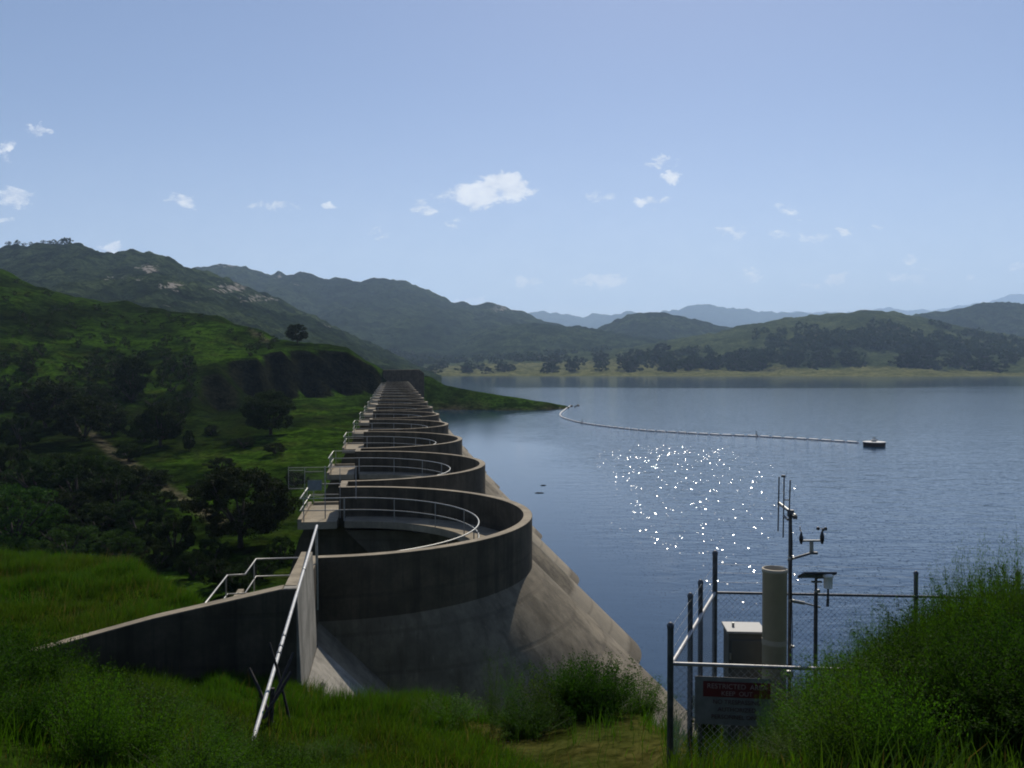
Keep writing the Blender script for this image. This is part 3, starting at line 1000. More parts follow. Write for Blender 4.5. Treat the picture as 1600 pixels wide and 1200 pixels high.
arch0 = barrel.build('arch', M['conc_barrel'], dam)
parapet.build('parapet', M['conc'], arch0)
walk.build('walkway', M['conc_top'], arch0)
arch_rail.build('railing', M['galv'], arch0)
cap = MB()
ring(cap, ell(HS - .012, RISE - .012, 48, TH), ell(HS - TH + .012, RISE - TH + .012, 48, TH), CREST + .001, CREST + .012)
cap.build('coping', M['conc_top'], arch0)
for i in range(1, N_ARCH):
    a = copy_tree(arch0, dam)
    a.location = (0, S * i, 0)
    t_ = (1.0, .62, 1.0, .74, .92)[i % 5]
    a.color = (t_, t_, t_ * .98, 1)

# buttress between two arches
bt = MB()
prof = [(-2.55, CB - .004), (L0, CB - .004), (L0 + CB + 4.5, -4.5), (L0 + CB + 3.5, -13), (-10.5, -13), (-4.6, DECK - 1.2), (-4.2, DECK - .36), (-2.55, DECK - .36)]
bt.prism(prof, lambda p: (p[0], -.95, p[1]), lambda p: (p[0], .95, p[1]))
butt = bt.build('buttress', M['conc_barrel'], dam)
cp = MB()
cp.box((L0 - TH / 2, 0, (CB + CREST) / 2), (TH, 1.9, CREST - CB))
cp.build('parapet', M['conc'], butt)
cc = MB()
cc.box((L0 - TH / 2, 0, CREST + .0065), (TH - .024, 1.88, .011))
cc.build('coping', M['conc_top'], butt)
PX0, PX1, PS = -4.45, L0 - TH - .003, 2.7
pf = MB()
pf.box(((PX0 + PX1) / 2, 0, DECK - .17), (PX1 - PX0, 2 * PS, .34))
pf.box((PX0 + .09, 0, DECK + .07), (.18, 2 * PS - .02, .14))
pf.box(((PX0 + PX1) / 2 + .05, PS - .09, DECK + .07), (PX1 - PX0 - .45, .18, .141))
pf.build('platform', M['conc_top'], butt)
pr = rail_mesh([(L0 - .02, -PS + .1, DECK), (PX0 + .1, -PS + .1, DECK), (PX0 + .1, PS - .1, DECK), (L0 - .02, PS - .1, DECK)], spacing=2.0)
pr.build('railing', M['galv'], butt)
for i in range(1, N_ARCH + 1):
    b = copy_tree(butt, dam)
    b.location = (0, S * i, 0)
    b.color = (.6, .6, .58, 1)
# the first buttress carries the abutment deck instead of a plain platform
for ch in [c for c in butt.children if c.name.startswith(('platform', 'railing'))]:
    bpy.data.objects.remove(ch)
pf = MB()
pf.box(((-4.95 + PX1) / 2, -1.0, DECK - .17), (PX1 + 4.95, 7.2, .34))
pf.box((-4.95 + .09, -1.0, DECK + .07), (.18, 7.1, .14))
pf.build('platform', M['conc_top'], butt)
pr = rail_mesh([(L0 - .02, PS - .1, DECK), (PX0 + .05, PS - .1, DECK), (PX0 + .05, .45, DECK), (-4.9, .4, DECK), (-4.9, -4.75, DECK)], spacing=2.2)
pr.build('railing', M['galv'], butt)
# closing bulkhead behind each bay's lower half reads as the dark void under the walk
far_z = S * N_ARCH
# ------------------------------------------------------------------ near abutment walls
WT = CREST + 0.6
wing = empty('abutment_wall', dam_pt(D0 - 5.2, -2.5, 9), ANG)
tag(wing, 'grey concrete retaining wall turning a corner at the near end of the dam', 'retaining wall')


def loc_w(D, Lt, z):
    return Vector((Lt + 2.5, D - (D0 - 5.2), z - 9))


bw = MB()                                   # wall running along the dam axis, with the slope of the upstream face at its foot
bw.prism([(-2.62, WT), (-2.3, WT), (-2.18, CREST - 2.2), (-2.18, 3), (-2.75, 3)],
         lambda p: loc_w(D0 - 5.2, p[0], p[1]), lambda p: loc_w(D0 - .97, p[0], p[1]))
bw.build('side_wall', M['conc_wall'], wing, bevel=.02)
bw = MB()
bw.prism([(-2.17, CB - .126), (6.8, CB - 9.096), (6.8, 0), (-2.17, 0)],
         lambda p: loc_w(D0 - 4.9, p[0], p[1]), lambda p: loc_w(D0 - .952, p[0], p[1]))
bw.build('sloping_footing', M['conc_wall'], wing, bevel=.02)
fw = MB()                                   # wall stepping down towards the downstream bank
xs = [(-2.305, WT - .012), (-2.63, WT - .02), (-5.6, WT - .62), (-8.3, WT - 1.3), (-12.5, WT - 2.35)]
fw.prism([(l, z) for l, z in xs] + [(-12.5, 3), (-2.305, 3)], lambda p: loc_w(D0 - 5.22, p[0], p[1]), lambda p: loc_w(D0 - 4.78, p[0], p[1]))
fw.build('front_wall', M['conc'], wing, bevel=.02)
ct = MB()
ct.prism([(-2.64, WT - .02 + .004), (-5.6, WT - .616), (-8.3, WT - 1.296), (-12.5, WT - 2.346), (-12.5, WT - 2.334), (-8.3, WT - 1.284), (-5.6, WT - .604), (-2.64, WT - .002)],
         lambda p: loc_w(D0 - 5.2, p[0], p[1]), lambda p: loc_w(D0 - 4.8, p[0], p[1]))
ct.box(loc_w(D0 - 2.98, -2.46, WT + .008), (.28, 3.9, .012))
ct.build('coping', M['conc_top'], wing)

# far abutment block closing the dam
blk = MB()
blk.prism([(-5.0, CREST + 4.2), (8.6, CREST + 4.4), (10.4, CREST + 3.0), (10.4, -3), (-5.0, -3)],
          lambda p: (p[0], 0, p[1] - 5), lambda p: (p[0], 9, p[1] - 5))
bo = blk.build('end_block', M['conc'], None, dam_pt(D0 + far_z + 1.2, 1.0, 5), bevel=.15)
bo.rotation_euler = (0, 0, ANG)
tag(bo, 'dark blocky concrete abutment closing the far end of the dam', 'abutment')

# white pipe handrail from the wall top down into the grass
ph = empty('pipe_handrail', dam_pt(14.2, -2.3, CAMZ - 6.3))
tag(ph, 'long white pipe handrail sloping along the wall corner down into grass', 'handrail')
pa, pb = dam_pt(D0 + .25, -2.28, CAMZ - 4.78), dam_pt(14.2, -2.3, CAMZ - 6.22)
o0 = Vector(ph.location)
mb = MB()
mb.tube([pa - o0, pb - o0], .037, 12)
mb.build('pipe', M['white_pipe'], ph)
mb = MB()
mb.tube([pa - o0 + Vector((0, -.06, .0)), dam_pt(D0 + .25, -2.28, CREST - 1.4) - o0], .04, 10)
mb.build('post', M['galv'], ph)
for f in (.30, .62, .66, .685):
    p = pa.lerp(pb, f) - o0
    d = (pb - pa).normalized()
    mb = MB()
    mb.tube([p - d * .035, p + d * .035], .052, 12)
    mb.build('coupling', M['dark_steel'] if f > .6 else M['galv'], ph)

# dark wooden stakes crossed under the pipe
st = empty('crossed_stakes', W(430, 1120, 15.8))
tag(st, 'old dark wooden stakes crossed under the white pipe in the grass', 'stakes')
o0 = Vector(st.location)
for (a, b, r) in (((389, 1044, 16.2), (418, 1112, 15.9), .032), ((421, 1004, 16.6), (446, 1100, 16.4), .027), ((458, 1020, 16.7), (424, 1100, 16.0), .03),
                  ((455, 1050, 16.0), (420, 1108, 15.6), .034), ((426, 1075, 15.75), (418, 1160, 15.7), .05)):
    mb = MB()
    pa_, pb_ = W(*a) - o0, W(*b) - o0
    mid = pa_.lerp(pb_, .5) + Vector((.015, 0, .01))
    mb.tube([pa_, mid, pb_ + (pb_ - pa_) * .25], [r * .8, r, r * .95], 7)
    mb.build('stake', M['old_wood'], st)

# slatted wooden grating lying against the footing
gr = empty('slatted_grate', dam_pt(D0 - 4.2, -1.0, CREST - 3.3), ANG)
tag(gr, 'small dark slatted timber grate on the sloping concrete footing', 'grate')
for k in range(4):
    mb = MB()
    Mx = Matrix.Rotation(R(45), 3, 'Y')
    mb.box((-.35 + .1 * k, -.5 + .35 * k, .40 - .1 * k + .05), (1.7 - .2 * k, .1, .1), Mx)
    mb.build('slat', M['old_wood'], gr)
mb = MB()
mb.box((-.86, .1, .92), (.12, 1.4, .14), Matrix.Rotation(R(45), 3, 'Y'))
mb.build('crosspiece', M['old_wood'], gr)


# ------------------------------------------------------------------ chain link
def link_panel(p0, p1, h0, h1, pitch=0.055, r=0.0016):
    """two layers of crossed wires between two foot points"""
    p0, p1 = Vector(p0), Vector(p1)
    Ln = (p1 - p0).length
    d = (p1 - p0).normalized()
    nrm = d.cross(Vector((0, 0, 1))).normalized()
    H = h1 - h0
    step = pitch * math.sqrt(2)
    mb = MB()
    for sgn in (1, -1):
        n = int((Ln + H) / step)
        for i in range(n + 1):
            c = -H + i * step
            a0, a1 = max(0, c), min(Ln, c + H)
            if a1 - a0 < .01:
                continue
            z0, z1 = a0 - c, a1 - c
            if sgn < 0:
                a0, a1 = Ln - a0, Ln - a1
            dz = (p1.z - p0.z) / Ln
            q0 = p0 + d * a0 + Vector((0, 0, h0 + z0)) + nrm * (r * sgn)
            q1 = p0 + d * a1 + Vector((0, 0, h0 + z1)) + nrm * (r * sgn)
            mb.tube([q0, q1], r, 3, caps=False)
    return mb


# gate on the first inner platform
gt = empty('platform_gate', dam_pt(43.4, -3.4, DECK), ANG)
tag(gt, 'chain link barrier gate with a pale sign standing on the nearest platform', 'gate')
fr = MB()
gx0, gx1 = -1.55, 1.6
for (a, b) in (((gx0, 0, 2.45), (gx1, 0, 2.45)), ((gx0, 0, 2.32), (gx0 + .7, 0, 2.32)), ((gx0, 0, 1.45), (gx0 + .72, 0, 1.45)), ((gx0, 0, 1.45), (gx0, 0, 2.5)),
               ((gx0 + .75, 0, 2.25), (gx0 + 1.6, 0, 2.25)), ((gx0 + .75, 0, 1.08), (gx0 + 1.6, 0, 1.08))):
    fr.tube([a, b], .013, 6)
for x in (gx0 + .75, gx0 + 1.7):
    fr.tube([(x, 0, 1.0 if x < 0 else .0), (x, 0, 2.45)], .014, 6)
fr.tube([(.15, 0, .0), (.15, 0, 2.5)], .027, 8)
fr.tube([(.85, 0, .0), (.85, 0, 2.4)], .016, 8)
fr.tube([(gx1, 0, .9), (gx1, 0, 2.45)], .024, 8)
fr.build('frame', M['rail_grey'], gt)
link_panel((gx0, 0, 0), (gx0 + .72, 0, 0), 1.45, 2.4, .09, .0014).build('mesh_panel', M['wire'], gt)
link_panel((gx0 + .75, 0, 0), (.15, 0, 0), 1.05, 2.4, .09, .0014).build('mesh_panel', M['wire'], gt)
mb = MB()
mb.box((gx0 + 1.22, -.03, 1.6), (.66, .012, .5))
mb.build('sign_plate', simple('gate_sign_paint', (.16, .19, .20), .6, 0, .15, 6), gt, bevel=.004)

# ------------------------------------------------------------------ float line, raft, driftwood
fl_pts = [W(px, py, 17.4 * FPX / (py - HZ)) for px, py in ((892, 634), (883, 640), (875, 648), (882, 654), (910, 661.5), (960, 668.5), (1010, 673.5), (1060, 676.5), (1120, 680), (1183, 682.5), (1260, 687), (1342, 692.5))]
for p in fl_pts:
    p.z = 0


def catmull(pts, n=24):
    out = []
    for i in range(len(pts) - 1):
        p0, p1, p2, p3 = pts[max(i - 1, 0)], pts[i], pts[i + 1], pts[min(i + 2, len(pts) - 1)]
        for k in range(n):
            t = k / n
            out.append(0.5 * ((2 * p1) + (p2 - p0) * t + (2 * p0 - 5 * p1 + 4 * p2 - p3) * t * t + (3 * p1 - p0 - 3 * p2 + p3) * t ** 3))
    out.append(pts[-1])
    return out


path = catmull(fl_pts)
fl = empty('float_line', fl_pts[-1])
tag(fl, 'curving line of white floats strung across the lake to the raft', 'float line')
o0 = Vector(fl.location)
mb = MB()
mb.tube([p - o0 + Vector((0, 0, .05)) for p in path], .07, 6)
mb.build('cable', M['float_line'], fl)
cum = [0.0]
for a, b in zip(path, path[1:]):
    cum.append(cum[-1] + (b - a).length)
mb = MB()
mb.lathe([(.03, -1.25), (.2, -1.2), (.25, -1.05), (.25, 1.05), (.2, 1.2), (.03, 1.25)], n=10, M=Matrix.Rotation(R(90), 3, 'Y'))
float_me = mb.mesh('float', M['float'])
n_fl = min(96, int(cum[-1] / 3.1))
for i in range(n_fl):
    t = cum[-1] * (i + .5) / n_fl
    j = max(k for k in range(len(cum) - 1) if cum[k] <= t)
    p = path[j].lerp(path[j + 1], (t - cum[j]) / max(1e-6, cum[j + 1] - cum[j]))
    d = (path[j + 1] - path[j]).normalized()
    o = link('float', float_me, fl, p - o0 + Vector((0, 0, .1)))
    o.rotation_euler = (0, random.uniform(-.02, .02), math.atan2(d.y, d.x))
for (px, py, nm) in ((910, 661.5, 'dark'), (1183, 682.5, 'dark')):
    p = W(px, py, 17.4 * FPX / (py - HZ))
    b = empty('marker_buoy', (p.x, p.y + .7, -.1))
    tag(b, 'small dark marker buoy ' + ('near the grassy spit end of the float line' if px < 1000 else 'midway along the white float line'), 'buoy', 'buoys on the float line')
    mb = MB()
    mb.lathe([(.1, -.2), (.42, 0), (.48, .25), (.35, .5), (.12, .62)], n=12)
    mb.build('drum', M['black'], b)
    mb = MB()
    mb.tube([(0, 0, .6), (0, 0, 1.15)], .07, 6)
    mb.lathe([(.02, 1.1), (.16, 1.18), (.16, 1.3), (.02, 1.38)], n=8)
    mb.build('topmark', M['black'], b)

rp = W(1366, 697, 17.4 * FPX / (697 - HZ))
raft = empty('mooring_raft', (rp.x, rp.y, 0))
tag(raft, 'dark hulled round raft with a pale deck moored on the lake', 'raft')
mb = MB()
mb.lathe([(2.0, -.3), (2.25, 0), (2.3, .72), (2.2, .8)], n=14, smooth=False)
mb.build('hull', M['rust'], raft)
mb = MB()
mb.lathe([(2.38, .8), (2.38, .93), (2.3, .95)], n=14, smooth=False)
mb.build('deck', M['deck'], raft)
mb = MB()
mb.box((-.1, 0, 1.2), (.9, .7, .5))
mb.build('hatch', M['deck'], raft, bevel=.05)
mb = MB()
mb.tube([(.15, 0, 1.4), (.1, 0, 1.85)], .1, 8)
mb.tube([(.35, .1, 1.4), (.75, .1, 1.25)], .09, 8)
mb.tube([(-.3, 0, 1.45), (-.3, 0, 1.75), (.2, 0, 1.75)], .06, 6)
mb.build('mooring_post', M['black'], raft)
for (px, py, ln, an, lab) in ((849, 759, .85, .1, 'short dark driftwood piece floating beside the dam arches'), (843, 771, 1.3, .0, 'thin dark driftwood stick floating nearest the dam arches')):
    p = W(px, py, 17.4 * FPX / (py - HZ))
    mb = MB()
    mb.tube([(-ln / 2, 0, .01), (-ln / 5, .05, .05), (ln / 4, .0, .04), (ln / 2, .06, .02)], [.03, .075, .06, .02], 7)
    mb.tube([(ln / 8, 0, .05), (ln / 4, .18, .12)], [.03, .012], 5)
    o = mb.build('driftwood', M['old_wood'], None, (p.x, p.y, 0))
    o.rotation_euler = (0, 0, an)
    tag(o, lab, 'driftwood')

# ------------------------------------------------------------------ the fenced weather station
def G(x, y):
    return float(ground_at(x, y)[0])


FR = -3.36                                    # height of the fence top rail relative to the eye at the front
c_front = W(1050, 1037, 10.1)
c_back = W(1117, 926, 13.35)
c_right_b = W(1640, 936, 13.35)
c_right_f = W(1480, 1052, 10.0)
fence = empty('chain_link_fence', (c_front.x, c_front.y, G(c_front.x, c_front.y)))
tag(fence, 'chain link enclosure with dark posts and barbed wire around the weather gauges', 'fence')
o0 = Vector(fence.location)


def post(px_x, px_y, Y, top_py, r=.034):
    p = W(px_x, px_y, Y)
    g = G(p.x, p.y)
    t = W(px_x, top_py, Y).z
    b = Vector((p.x, p.y, g - .25)) - o0
    mb = MB()
    mb.tube([b, Vector((p.x, p.y, t)) - o0], r, 10)
    mb.lathe([(r * 1.12, -.01), (r * 1.15, .03), (r * .6, .055), (.004, .06)], Vector((p.x, p.y, t)) - o0, 10)
    mb.build('post', M['dark_steel'], fence)


post(1047.5, 1037, 10.1, 980, .036)
post(1078.5, 990, 11.4, 933, .034)
post(1094.5, 962, 12.2, 912, .034)
post(1117, 926, 13.35, 866, .038)
post(1431, 930, 13.4, 898, .032)
post(1590, 930, 13.4, 898, .032)


def rail(a, b, r=.021, mat=M['rail_grey']):
    mb = MB()
    mb.tube([a - o0, b - o0], r, 8)
    mb.build('rail', mat, fence)


rail(c_front, c_back, .026)
rail(c_front, c_right_f, .022)
rail(c_back, c_right_b, .02, M['dark_steel'])
for (a, b) in ((c_front, c_back), (c_front, c_right_f), (c_back, c_right_b)):
    ga, gb = G(a.x, a.y), G(b.x, b.y)
    hh = min(a.z - ga, 2.0)
    p0, p1 = Vector((a.x, a.y, a.z - hh)), Vector((b.x, b.y, a.z - hh))
    link_panel(p0 - o0, p1 - o0, 0, hh, .06, .0019).build('mesh_panel', M['wire'], fence)
    for k in (() if b is c_right_f else (.16, .30, .43)):
        mb = MB()
        n = 10
        pts = [(a + (b - a) * (i / n) + Vector((0, 0, k - .012 * math.sin(math.pi * (i / n))))) - o0 for i in range(n + 1)]
        mb.tube(pts, .0016, 4)
        for i in range(int((b - a).length / .14)):
            q = a + (b - a) * (i * .14 / (b - a).length) + Vector((0, 0, k)) - o0
            mb.tube([q + Vector((-.012, 0, -.012)), q + Vector((.012, 0, .012))], .0014, 3)
        mb.build('barbed_wire', M['wire'], fence)
# brace at the front corner
rail(W(1092, 1062, 10.12), W(1086, 1140, 10.12), .012)

# warning sign hung on the fence
sp0, sp1 = W(1086, 1056, 10.02), W(1204, 1061, 9.98)
sw = (sp1 - sp0).length
sd = (sp1 - sp0).normalized()
sz = Vector((0, 0, 1))
sn = sd.cross(sz).normalized()
sign = empty('warning_sign', (sp0.x, sp0.y, sp0.z - .55))
tag(sign, 'weathered restricted area sign with a dark red band on the fence', 'sign')
o1 = Vector(sign.location)


def sign_quad(name, x0, x1, z0, z1, off, th, mat):
    mb = MB()
    P = [sp0 + sd * x + Vector((0, 0, z)) + sn * o - o1 for o in (off, off + th) for (x, z) in ((x0, z0), (x1, z0), (x1, z1), (x0, z1))]
    mb.add(P, [(0, 1, 2, 3), (7, 6, 5, 4), (0, 4, 5, 1), (1, 5, 6, 2), (2, 6, 7, 3), (3, 7, 4, 0)])
    return mb.build(name, mat, sign)


sign_quad('board', 0, sw, -.54, .0, .0, .004, M['sign_white'])
sign_quad('red_band', .09, sw - .0, -.225, -.05, .006, .002, M['sign_red'])


def lettering(txt, x, z, size, mat, name='lettering'):
    cu = bpy.data.curves.new(name, 'FONT')
    cu.body = txt
    cu.size = size
    cu.align_x = 'CENTER'
    cu.extrude = .0008
    cu.materials.append(mat)
    tmp = bpy.data.objects.new('text', cu)
    me = bpy.data.meshes.new_from_object(tmp)
    bpy.data.objects.remove(tmp)
    o = link(name, me, sign)
    o.location = sp0 + sd * x + Vector((0, 0, z)) + sn * .0105 - o1
    rot = Matrix((sd, sz, sn)).transposed()
    o.rotation_euler = rot.to_euler()
    return o


mid = (.09 + sw) / 2
lettering('RESTRICTED  AREA', mid, -.128, .078, M['sign_letter'])
lettering('KEEP  OUT', mid, -.205, .072, M['sign_letter'])
for i, tx in enumerate(('NO TRESPASSING', 'AUTHORIZED', 'PERSONNEL ONLY')):
    lettering(tx, mid, -.30 - .085 * i, .068, M['sign_ink'])

# rain gauge standpipe
sp = W(1209.5, 1090, 11.3)
gz = G(sp.x, sp.y)
top = W(1209.5, 888, 11.3).z
stand = empty('rain_gauge_standpipe', (sp.x, sp.y, gz - .1))
tag(stand, 'tall tan cylindrical rain gauge standpipe open at the top inside the fence', 'rain gauge')
Hs = top - gz + .1
mb = MB()
mb.lathe([(.152, 0), (.152, Hs - .05), (.160, Hs - .045), (.160, Hs), (.146, Hs + .004), (.140, Hs - .10), (.02, Hs - .22)], n=28)
mb.build('pipe', M['pvc'], stand)
mb = MB()
mb.lathe([(.155, Hs * .62), (.1555, Hs * .625), (.1555, Hs * .64), (.155, Hs * .645)], n=28)
mb.build('seam_band', M['pvc'], stand)
mb = MB()
mb.box((.19, -.02, Hs * .47), (.09, .05, .08))
mb.build('bracket', M['galv'], stand, bevel=.01)
# equipment cabinet
cb = W(1165, 1090, 11.9)
gz = G(cb.x, cb.y)
ct_ = W(1165, 990, 11.9).z
cab = empty('equipment_cabinet', (cb.x + .02, cb.y + .2, gz - .1))
cab.rotation_euler = (0, 0, R(-4))
tag(cab, 'grey green steel equipment cabinet with pale lid behind the fence', 'cabinet')
Hc = ct_ - gz + .1
mb = MB()
mb.box((0, 0, Hc / 2), (.47, .42, Hc))
mb.build('body', M['cabinet'], cab, bevel=.012)
mb = MB()
mb.box((0, -.222, Hc * .55), (.41, .02, Hc * .8))
mb.build('door', M['cabinet'], cab, bevel=.006)
mb = MB()
mb.box((.15, -.245, Hc * .55), (.025, .03, .14))
mb.build('handle', M['galv'], cab, bevel=.006)
mb = MB()
mb.box((0, 0, Hc + .018), (.52, .47, .034))
mb.build('lid', M['cab_top'], cab, bevel=.008)
mb = MB()
mb.tube([(-.14, 0, Hc + .03), (-.14, 0, Hc + .09)], .018, 8)
mb.build('vent_cap', M['galv'], cab)

for z in (.28, .82):
    mb = MB()
    mb.tube([(-.215, -.238, Hc * z - .045), (-.215, -.238, Hc * z + .045)], .011, 8)
    mb.build('hinge', M['galv'], cab)
mb = MB()
mb.tube([(.24, .05, Hc * .35), (.33, .05, Hc * .35), (.36, .03, Hc * .30), (.36, .03, -.05)], .016, 8)
mb.build('conduit', M['galv'], cab)
# antenna and wind mast
MY = 11.6
mp = W(1234, 1080, MY)
gz = G(mp.x, mp.y)
mast = empty('weather_mast', (mp.x, mp.y, gz - .1))
tag(mast, 'tall slim steel mast carrying an upright antenna and a wind vane arm', 'mast')
o1 = Vector(mast.location)


def LM(px, py, Y=MY):
    return W(px, py, Y) - o1


mb = MB()
b0, t0 = LM(1234, 1080), LM(1235, 798)
b0 = Vector((t0.x, t0.y, -.2))
mb.tube([b0, t0], .024, 10)
mb.build('pole', M['dark_steel'], mast)
ant = MB()
A0, A1 = LM(1217, 786, MY + .55), LM(1243, 806, MY - .12)
ant.tube([A0, A1], .022, 8)
ant.build('antenna_boom', M['galv'], mast)
ab = [c for c in mast.children if c.name.startswith('antenna_boom')][0]
for (px, y0, y1, Y) in ((1216.5, 745, 830, MY + .5), (1224.5, 744, 840, MY + .3), (1234, 750, 800, MY + .02)):
    mb = MB()
    mb.tube([LM(px + .8, y0, Y), LM(px - .8, y1, Y)], .0095, 6)
    mb.build('element', M['dark_steel'], ab)
mb = MB()
mb.box(LM(1224, 744, MY + .3), (.05, .03, .03))
mb.box(LM(1235.5, 802), (.07, .07, .09))
mb.box(LM(1242, 808, MY - .12), (.05, .05, .045))
mb.tube([LM(1225, 781, MY + .3), LM(1234, 781, MY + .02)], .008, 6)
mb.tube([LM(1225, 806, MY + .3), LM(1231, 812, MY + .05)], .016, 6)
mb.build('clamp', M['dark_steel'], ab)
arm = MB()
arm.tube([LM(1231, 876), LM(1236, 873.5), LM(1272, 863)], .017, 8)
arm.box(LM(1271, 864), (.10, .05, .03))
arm_o = arm.build('sensor_arm', M['dark_steel'], mast)
mb = MB()
mb.tube([LM(1268, 864), LM(1268, 846)], .026, 10)
mb.tube([LM(1253, 845), LM(1286, 845)], .014, 8)
mb.build('crossarm', M['galv'], arm_o)
mb = MB()
vx = LM(1284.5, 850)
mb.lathe([(.012, 0), (.028, .05), (.030, .10), (.016, .15), (.010, .165)], vx, 10)
mb.tube([vx + Vector((0, 0, .15)), vx + Vector((0, 0, .2))], .006, 6)
for k in range(3):
    a = R(20 + 120 * k)
    cpos = vx + Vector((math.cos(a) * .055, math.sin(a) * .055, .195))
    mb.tube([vx + Vector((0, 0, .195)), cpos], .004, 5)
    mb.lathe([(.002, -.022), (.018, -.014), (.025, 0), (.024, .004)], cpos, 10, Matrix.Rotation(a, 3, 'Z') @ Matrix.Rotation(R(90), 3, 'X'))
mb.build('cup_anemometer', M['black'], arm_o)
mb = MB()
vx = LM(1251.8, 850)
mb.lathe([(.012, 0), (.027, .05), (.028, .09), (.014, .13), (.008, .16)], vx, 10)
mb.tube([vx + Vector((-.03, -.10, .175)), vx + Vector((.02, .10, .175))], .006, 6)
mb.box(vx + Vector((.02, .11, .18)), (.006, .08, .055), Matrix.Rotation(R(-14), 3, 'Z'))
mb.build('wind_vane', M['black'], arm_o)
mb = MB()
mb.tube([LM(1236, 938.5), LM(1257, 942.5)], .022, 8)
mb.tube([LM(1257, 942.5), LM(1282, 949)], .012, 8)
mb.build('tie_bar', M['galv'], mast)

mb = MB()
mb.tube([LM(1236.5, 806, MY - .03), LM(1238, 850, MY - .034), LM(1236.8, 905, MY - .034), LM(1238, 990, MY - .034), LM(1237, 1060, MY - .034)], .006, 6)
mb.build('cable', M['black'], mast)
for py_ in (872, 938, 1010):
    mb = MB()
    c_ = LM(1235, py_)
    mb.lathe([(.029, -.018), (.031, -.014), (.031, .014), (.029, .018)], c_, 12)
    mb.box(c_ + Vector((.034, -.012, 0)), (.022, .03, .024))
    mb.build('pipe_clamp', M['galv'], mast)
# solar panel post
SY = 11.45
pp = W(1275, 1060, SY)
gz = G(pp.x, pp.y)
sol = empty('solar_panel_post', (pp.x, pp.y, gz - .1))
tag(sol, 'short steel post topped by a thin black solar panel and white sensor', 'sensor post')
o1 = Vector(sol.location)


def LS(px, py, Y=SY):
    return W(px, py, Y) - o1


t0 = LS(1275, 903)
mb = MB()
mb.tube([(t0.x, t0.y, -.2), (t0.x, t0.y, LS(1275, 925).z)], .026, 10)
mb.tube([(t0.x, t0.y, LS(1275, 926).z), t0], .018, 10)
mb.build('pole', M['dark_steel'], sol)
mb = MB()
mb.box(LS(1276.5, 898.5), (.415, .30, .028), Matrix.Rotation(R(-23), 3, 'X'))
mb.build('solar_panel', M['black'], sol, bevel=.004)
mb = MB()
mb.box(LS(1276, 909), (.13, .05, .018))
mb.box(LS(1277, 923.5), (.06, .06, .035))
mb.build('bracket', M['galv'], sol, bevel=.003)
mb = MB()
c = LS(1294, 900, SY - .1)
mb.lathe([(.054, -.155), (.056, -.02), (.066, -.015), (.066, .012), (.05, .032), (.01, .040)], c, 18)
mb.build('white_sensor', M['white_plastic'], sol)
mb = MB()
mb.tube([c + Vector((0, 0, -.15)), c + Vector((0, 0, -.30))], .014, 8)
mb.tube([c + Vector((0, 0, -.29)), c + Vector((-.006, 0, -.39))], .019, 8)
mb.build('sensor_stem', M['dark_steel'], sol)
mb = MB()
mb.tube([c + Vector((-.06, 0, -.02)), LS(1277, 903)], .012, 6)
mb.build('sensor_bracket', M['galv'], sol)


# ------------------------------------------------------------------ vegetation
def cards(centers, normals_jit, size, aspect, rg, up=None):
    """one leaf quad per centre with random facing; size (n,)"""
    n = len(centers)
    a = rg.normal(size=(n, 3))
    if up is not None:
        a = a + up
    a /= np.linalg.norm(a, axis=1, keepdims=True)
    b = rg.normal(size=(n, 3))
    b -= a * (a * b).sum(1, keepdims=True)
    b /= np.linalg.norm(b, axis=1, keepdims=True)
    la = a * (size * .5)[:, None]
    lb = b * (size * .5 * aspect)[:, None]
    V = np.stack([centers - la, centers + lb * 1.0 - la * .1, centers + la, centers - lb + la * .1], 1).reshape(-1, 3)
    F = np.arange(n * 4).reshape(-1, 4)
    return V, F


